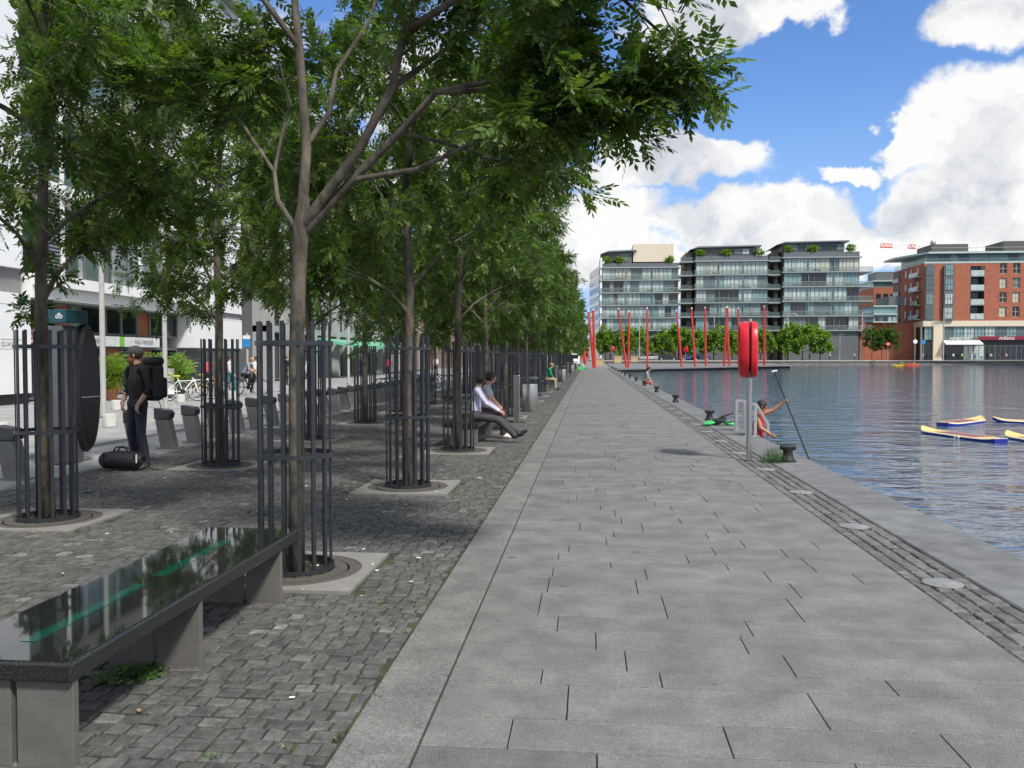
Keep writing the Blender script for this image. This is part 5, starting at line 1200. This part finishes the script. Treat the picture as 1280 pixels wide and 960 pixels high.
def stand(walk=0., face=None, arms='down'):
    J = dict(pel=V_((0,0,.96)), che=V_((0,-.01,1.24)), nec=V_((0,0,1.475)), hd=V_((0,-.03,1.62)), hf=V_((0,-1,0)), shL=V_((.185,0,1.42)), shR=V_((-.185,0,1.42)), elL=V_((.24,.04,1.13)), elR=V_((-.24,.04,1.13)), wrL=V_((.23,-.08,.88)), wrR=V_((-.23,-.08,.88)),
             hipL=V_((.09,0,.93)), hipR=V_((-.09,0,.93)), knL=V_((.105,-.03-walk,.5)), knR=V_((-.105,-.03+walk*.6,.5)), anL=V_((.11,-walk*1.1+.02,.09)), anR=V_((-.11,walk*1.3+.02,.09+abs(walk)*.15)), toL=V_((.12,-walk*1.1-.14,.035)), toR=V_((-.12,walk*1.3-.14,.035+abs(walk)*.1)))
    if walk: J['wrL'] += V_((0, walk*.8, .03)); J['wrR'] += V_((0, -walk*.9, .05)); J['elL'].y += walk*.4; J['elR'].y -= walk*.4
    if face: J['hf'] = V_(face)
    return J
def sit(h=.45, lean=0., reach=.42):
    return dict(pel=V_((0,0,h+.1)), che=V_((0,.03-lean,h+.36)), nec=V_((0,-.02-lean*1.6,h+.60)), hd=V_((0,-.06-lean*1.8,h+.74)), hf=V_((0,-1,-.1)), shL=V_((.18,-lean*1.5,h+.55)), shR=V_((-.18,-lean*1.5,h+.55)), elL=V_((.23,-.12-lean,h+.30)), elR=V_((-.23,-.12-lean,h+.30)), wrL=V_((.12,-.32,h+.2)), wrR=V_((-.12,-.32,h+.2)),
                hipL=V_((.09,0,h+.08)), hipR=V_((-.09,0,h+.08)), knL=V_((.12,-reach,h+.07)), knR=V_((-.12,-reach,h+.07)), anL=V_((.12,-reach-.02,.1)), anR=V_((-.12,-reach-.02,.1)), toL=V_((.13,-reach-.18,.035)), toR=V_((-.13,-reach-.18,.035)))
def palette(top, leg, shoe=(.02,.02,.02), hair=(.03,.02,.015), skin=None):
    f = lambda c: cloth('%02d%02d%02d' % tuple(int(x*99) for x in c), c)
    return dict(top=f(top), leg=f(leg), shoe=f(shoe), hair=mat('hair_%02d%02d' % (int(hair[0]*99), int(hair[1]*99)), hair, rough=.6, bump=.003, bscale=90), skin=skinm if skin is None else skin)
# man with backpack
J = stand(); J['elL'] = V_((.27,.02,1.15)); J['wrL'] = V_((.20,-.11,.93)); J['elR'] = V_((-.28,.03,1.15)); J['wrR'] = V_((-.20,-.12,.93)); J['handL'] = V_((-.35,-.1,-.9)); J['handR'] = V_((.35,-.1,-.9)); J['palmL'] = V_((0,1,0)); J['palmR'] = V_((0,1,0))
a_ = R(-30); J['hf'] = Matrix.Rotation(-a_, 3, 'Z') @ V_((-1, -.25, -.03)); J['knL'].x = .13; J['anL'] = V_((.17, .02, .09)); J['toL'] = V_((.22, -.13, .035)); J['anR'] = V_((-.12,.05,.09)); J['toR'] = V_((-.17,-.1,.035))
q = G(173, 585)
mt, (hd, hf, hs, up, BM_) = make_person('bearded man in dark clothes and grey cap wearing a backpack, hands at his pockets', J, palette((.012,.012,.014), (.018,.02,.03), (.09,.07,.05), (.05,.03,.02)), (q.x, q.y, 0), a_, voxel=.0085, sleeve='elbow', hair=True)
h = MB(); h.sphere(hd+up*.058-hf*.01, 1, 24, 0, (.098, .113, .085), BM_); h.f = [f for f in h.f if not all((V_(h.v[i])-hd).dot(up) < .05 for i in f)]; h.m = [0]*len(h.f); h.add([], [])
h.sphere(hd+up*.052+hf*.075, 1, 14, 0, (.082, .075, .012), BM_); h.build('flat_cap', mat('grey_tweed', (.06, .062, .066), rough=.95, var=.3, scale=60), mt, smooth=True)
h = MB(); h.sphere(hd-up*.062+hf*.052, 1, 16, 0, (.062, .058, .058), BM_); h.sphere(hd-up*.10+hf*.055, 1, 12, 0, (.042, .042, .045), BM_); ob = h.build('beard', mat('ginger_beard', (.20, .075, .03), rough=.9, var=.35, scale=60, bump=.004, bscale=80), mt, smooth=True)
# backpack
bpk = thing('backpack', 'large black backpack worn by the bearded man', 'backpack', (q.x, q.y, 0), a_)
bm_ = mat('black_nylon', (.014, .014, .015), rough=.6, var=.3, scale=18, bump=.004, bscale=30)
g = MB(); g.box(-.17, .17, .13, .345, .96, 1.50); o = g.build('main_bag', bm_, bpk, bevel=.07); 
g = MB(); g.box(-.16, .16, .14, .35, 1.47, 1.60); g.build('lid', bm_, bpk, bevel=.05); g = MB(); g.box(-.12, .12, .35, .415, 1.0, 1.3); g.build('front_pocket', bm_, bpk, bevel=.035)
for s_ in (-1, 1):
    g = MB(); g.tube([(s_*.1, .14, 1.5), (s_*.12, .03, 1.50), (s_*.13, -.10, 1.42), (s_*.14, -.13, 1.25), (s_*.16, -.06, 1.08), (s_*.15, .12, 1.02)], .022, 6, flat=.4, ref=(1, 0, 0)); g.build('shoulder_strap', bm_, bpk)
g = MB(); g.tube([(.05, .3, .96), (.06, .33, .88), (.03, .34, .84)], .006, 5); g.build('strap_end', bm_, bpk)
# duffel bag
q = G(149, 589); db = thing('duffel_bag', 'black duffel bag on the ground at the bearded man\'s feet', 'duffel bag', (q.x, q.y+.1, 0), R(6))
g = MB(); g.tube([(-.3, 0, .13), (-.26, 0, .14), (-.1, 0, .15), (.12, 0, .145), (.24, 0, .14), (.27, 0, .13)], [.09, .135, .155, .15, .135, .1], 16, flat=.85); g.build('bag', bm_, db, smooth=True)
g = MB(); g.tube([(-.12, -.03, .27), (-.08, -.04, .33), (.03, -.04, .34), (.08, -.03, .28)], .012, 6); g.tube([(-.1, .06, .27), (-.06, .06, .32), (.05, .06, .31), (.1, .05, .27)], .012, 6); g.build('handles', bm_, db)
g = MB(); g.box(-.225, -.21, -.14, .13, .05, .24); g.build('strap', bm_, db); g = MB(); g.box(.2, .215, -.14, .13, .05, .24); g.tube([(.2, -.1, .22), (.34, -.1, .1), (.44, -.05, .015), (.5, 0, .012)], .01, 5); g.box(.235, .25, -.135, -.12, .12, .24, 1); g.build('straps', [bm_, white], db)
# seated pair
def seatpair():
    J = dict(pel=V_((0,0,.55)), che=V_((0,.02,.78)), nec=V_((.0,-.04,1.02)), hd=V_((0,-.07,1.15)), hf=V_((1,.15,0)), shL=V_((.17,-.03,.97)), shR=V_((-.18,-.05,.97)), elL=V_((.24,-.18,.75)), elR=V_((-.22,-.22,.74)), wrL=V_((.13,-.42,.60)), wrR=V_((-.12,-.43,.60)), handL=V_((0,-1,-.5)), handR=V_((0,-1,-.55)), palmL=V_((0,-.3,-1)), palmR=V_((0,-.3,-1)), curlL=.25, curlR=.25,
             hipL=V_((.09,0,.50)), hipR=V_((-.09,0,.50)), knL=V_((.11,-.43,.42)), knR=V_((-.10,-.43,.43)), anL=V_((.12,-.80,.16)), anR=V_((-.09,-.74,.13)), toL=V_((.14,-.93,.20)), toR=V_((-.10,-.88,.16)), lean=1)
    make_person('seated man in pale lilac shirt and grey trousers, legs stretched towards the walkway', J, palette((.55,.53,.68), (.05,.052,.058), (.008,.008,.008), (.022,.013,.01)), (-2.12, 15.95, 0), R(90), voxel=.0095)
    J = sit(.44, .06, .40); J['hf'] = V_((.6, -1, 0)); J['knL'].x = .16
    make_person('person in grey T-shirt and white trainers seated behind the man in the lilac shirt', J, palette((.36,.37,.39), (.05,.02,.022), (.7,.7,.7), (.02,.014,.01)), (-2.1, 16.75, 0), R(90), voxel=.012, sleeve='short')
seatpair()
J = sit(.44, .12, .44)
make_person('person in green top and beige trousers seated farther along beside the walkway', J, palette((.01,.25,.11), (.38,.32,.2), (.01,.01,.01), (.3,.2,.1)), (-2.1, 41.6, 0), R(90), voxel=.02)
# climber with paddle at the ladder
J = stand(); off = V_((0, 0, -.98))
for k in list(J): 
    if isinstance(J[k], Vector) and k != 'hf': J[k] = J[k]+off
J['hd'] = V_((0.0,-.07,.585)); J['hf'] = V_((.35,-1,-.25)); J['nec'] = V_((0,-.03,.46)); J['shR'] = V_((-.16,-.02,.42)); J['shL'] = V_((.17,-.02,.43)); J['che'] = V_((0,0,.2))
J['elL'] = V_((.25,-.22,.50)); J['wrL'] = V_((.30,-.40,.66)); J['handL'] = V_((.1,-.6,.6)); J['palmL'] = V_((.3,-1,-.5)); J['curlL'] = .95
J['elR'] = V_((-.24,-.12,.17)); J['wrR'] = V_((-.2,-.3,.05))
# facing +X (over the water)
make_person('person in red vest and black cap on the quay ladder, arm raised holding a paddle', J, palette((.50,.015,.03), (.05,.05,.06), (.02,.02,.02), (.012,.01,.01), skin=mat('skin_tan', (.36, .17, .09), rough=.5)), (3.44, 17.9, 0), R(62), voxel=.0095, sleeve='none')
wh = Matrix.Rotation(R(62), 3, 'Z') @ V_((.305,-.465,.715)) + V_((3.44, 17.9, 0))
pd = thing('paddle', 'long black paddle held upright over the water by the person on the ladder', 'paddle', (0, 0, 0))
dirp = (P(968, 463, wh.y+.15)-P(1000, 569, wh.y-2.0)); tp = wh+dirp.normalized()*.62; bt = wh-dirp.normalized()*2.2
tp = P(968, 464, wh.y+.45); dirp = (tp-wh).normalized(); g = MB()
lo = wh+(wh-tp).normalized()*2.1; g.tube([tp, wh, lo, lo+(lo-wh).normalized()*.35], .017, 10); g.build('shaft', black, pd, smooth=True)
e = lo+(lo-wh).normalized()*.35; d_ = (lo-wh).normalized(); s_ = d_.cross(V_((0, 1, 0))).normalized(); g = MB(); g.add([e+s_*.02, e+d_*.18+s_*.1, e+d_*.42+s_*.08, e+d_*.46, e+d_*.42-s_*.08, e+d_*.18-s_*.1, e-s_*.02], [tuple(range(7))]); o = g.build('blade', black, pd); sm_ = o.modifiers.new('solid', 'SOLIDIFY'); sm_.thickness = .012
sx = (tp-wh).normalized().cross(V_((0, 1, 0))).normalized(); g = MB(); g.tube([tp-sx*.055, tp+sx*.055], .02, 8); g.build('grip', white, pd); g = MB(); g.tube([wh.lerp(lo, .78), wh.lerp(lo, .81)], .0185, 10); g.build('clasp', galv, pd)
# person sitting far along the quay edge
J = sit(.02, .1, .35); J['anL'] = V_((.12,-.42,-.35)); J['anR'] = V_((-.12,-.42,-.35)); J['toL'] = V_((.12,-.55,-.42)); J['toR'] = V_((-.12,-.55,-.42)); J['knL'].z = J['knR'].z = .1
q = G(807, 480); make_person('person in cap and grey top sitting far along the quay edge, back to the walkway', J, palette((.28,.28,.27), (.40,.12,.08), (.02,.02,.02), (.015,.012,.01)), (3.2, 51, 0), R(80), voxel=.02, scale=1.15)
J = sit(.1, .1, .45); make_person('person in white sitting on the ground at the walkway end by the red poles', J, palette((.6,.6,.6), (.3,.1,.08), (.02,.02,.02)), (P(727,446,112).x, 112, 0), R(70), voxel=.03)
g = MB(); g.box(-.45, .45, -.3, .3, 0, .38); g.box(-.4, .4, -.25, .25, .381, .43); tag(g.build('green_crate', vg, None, (P(726, 446, 103).x, 103, 0), bevel=.03), 'green crate on the ground at the end of the walkway', 'crate')
# passers-by
rp = random.Random(5)
def passer(u, v, Y, label, top, leg, rz, walk=.18, sc=.93, hair=(.04,.03,.02), bald=False, vx=.024):
    q = P(u, 446, Y); J = stand(walk); make_person(label, J, palette(top, leg, (.02,.02,.02), hair), (q.x, Y, v), rz, voxel=vx, scale=sc, bald=bald)
passer(262, 0, 33, 'pedestrian in pink red top behind the left cage', (.5,.08,.10), (.03,.03,.04), R(80))
passer(287, 0, 33, 'pedestrian in white top and teal trousers', (.55,.55,.56), (.03,.16,.16), R(100), sc=.95)
passer(388, 0, 41.5, 'bald man in pale blue shirt and navy trousers walking', (.38,.48,.6), (.02,.035,.10), R(20), sc=.95, bald=True)
passer(357, 0, 47, 'dark dressed pedestrian near the grey glass block', (.02,.02,.022), (.02,.02,.02), R(150), sc=.95)
passer(320, 0, 36.5, 'pedestrian in white top and black trousers beyond the cyclist', (.6,.6,.6), (.02,.02,.02), R(60), sc=.93)
passer(486, 0, 62, 'distant pedestrian in bright pink top', (.6,.03,.12), (.03,.03,.05), R(170))
passer(517, 0, 64, 'distant pedestrian in violet top', (.16,.08,.5), (.3,.3,.3), R(10)); passer(533, 0, 70, 'distant pedestrian in orange red top', (.5,.12,.05), (.05,.05,.07), R(90)); passer(545, 0, 75, 'distant pedestrian in white shirt', (.6,.6,.58), (.04,.04,.08), R(200))
# cyclist
J = sit(.85, .2, .36); J['wrL'] = V_((.24,-.55,1.08)); J['wrR'] = V_((-.24,-.55,1.08)); J['elL'] = V_((.25,-.38,1.18)); J['elR'] = V_((-.25,-.38,1.18)); J['knL'] = V_((.12,-.34,.72)); J['anL'] = V_((.12,-.16,.33)); J['toL'] = V_((.12,-.32,.28)); J['anR'] = V_((-.12,-.3,.55)); J['toR'] = V_((-.12,-.44,.5))
q = P(304, 446, 34.6); make_person('cyclist in grey blue shirt riding behind the left cages', J, palette((.22,.26,.36), (.015,.015,.02), (.02,.02,.02), (.4,.25,.12)), (q.x, 34.6, 0), R(90), voxel=.018, scale=.92, sleeve='short')
bicycle(black, black, 'black bicycle ridden by the cyclist in grey blue', (q.x+.22, 34.6, 0), 0)
# far quay people
fp = [(763, (.1,.2,.5), 'left of the lifebuoys'), (951, (.05,.06,.12), 'left of the rightmost red pole'), (944, (.2,.2,.25), 'beside the lifebuoy housing'), (960, (.55,.5,.5), 'just right of the rightmost red pole'), (982, (.5,.5,.55), 'under the light green trees'), (1037, (.6,.55,.5), 'outside the glass building'), (1204, (.6,.6,.65), 'by the white awning'), (1232, (.1,.25,.4), 'outside the maroon shop'), (1252, (.5,.5,.55), 'right of the maroon shop sign'), (1226, (.4,.1,.1), 'at the awning end'), (1190, (.3,.3,.35), 'under the left end of the awning'), (1215, (.65,.6,.2), 'in yellow near the awning'), (1240, (.7,.7,.7), 'in white outside the maroon shop'), (1262, (.15,.15,.2), 'dark dressed near the right picture edge'), (1272, (.5,.3,.3), 'nearest the right picture edge'), (1165, (.25,.3,.4), 'beside the stone pier'), (1012, (.4,.35,.3), 'between the light green trees'), (1068, (.7,.7,.68), 'in white below the rightmost glass building')]
for (u, c, lab) in fp:
    Y = 232; q = P(u, 446, Y); J = stand(.12); make_person('tiny figure on the far quay '+lab, J, palette(c, (.04,.04,.06)), (q.x, Y-(0 if u < 1100 else -6), .64), rp.uniform(0, 6), voxel=.05, scale=1.15)
for (u, Y, c, lab) in ((1127, 212, (.7,.5,.02), 'left kayaker in yellow'), (1136, 213, (.7,.1,.03), 'middle kayaker in red'), (1143, 213, (.7,.4,.02), 'right kayaker in orange')):
    q = P(u, 446, Y); J = sit(.0, .05, .4); J['anL'].z = J['anR'].z = .08; J['anL'].y = J['anR'].y = -.75; J['toL'] = V_((.1,-.8,.2)); J['toR'] = V_((-.1,-.8,.2)); make_person(lab+' on the raft near the far quay', J, palette(c, (.05,.05,.05)), (q.x, Y, WZ+.25), rp.uniform(0, 6), voxel=.05, scale=1.2)
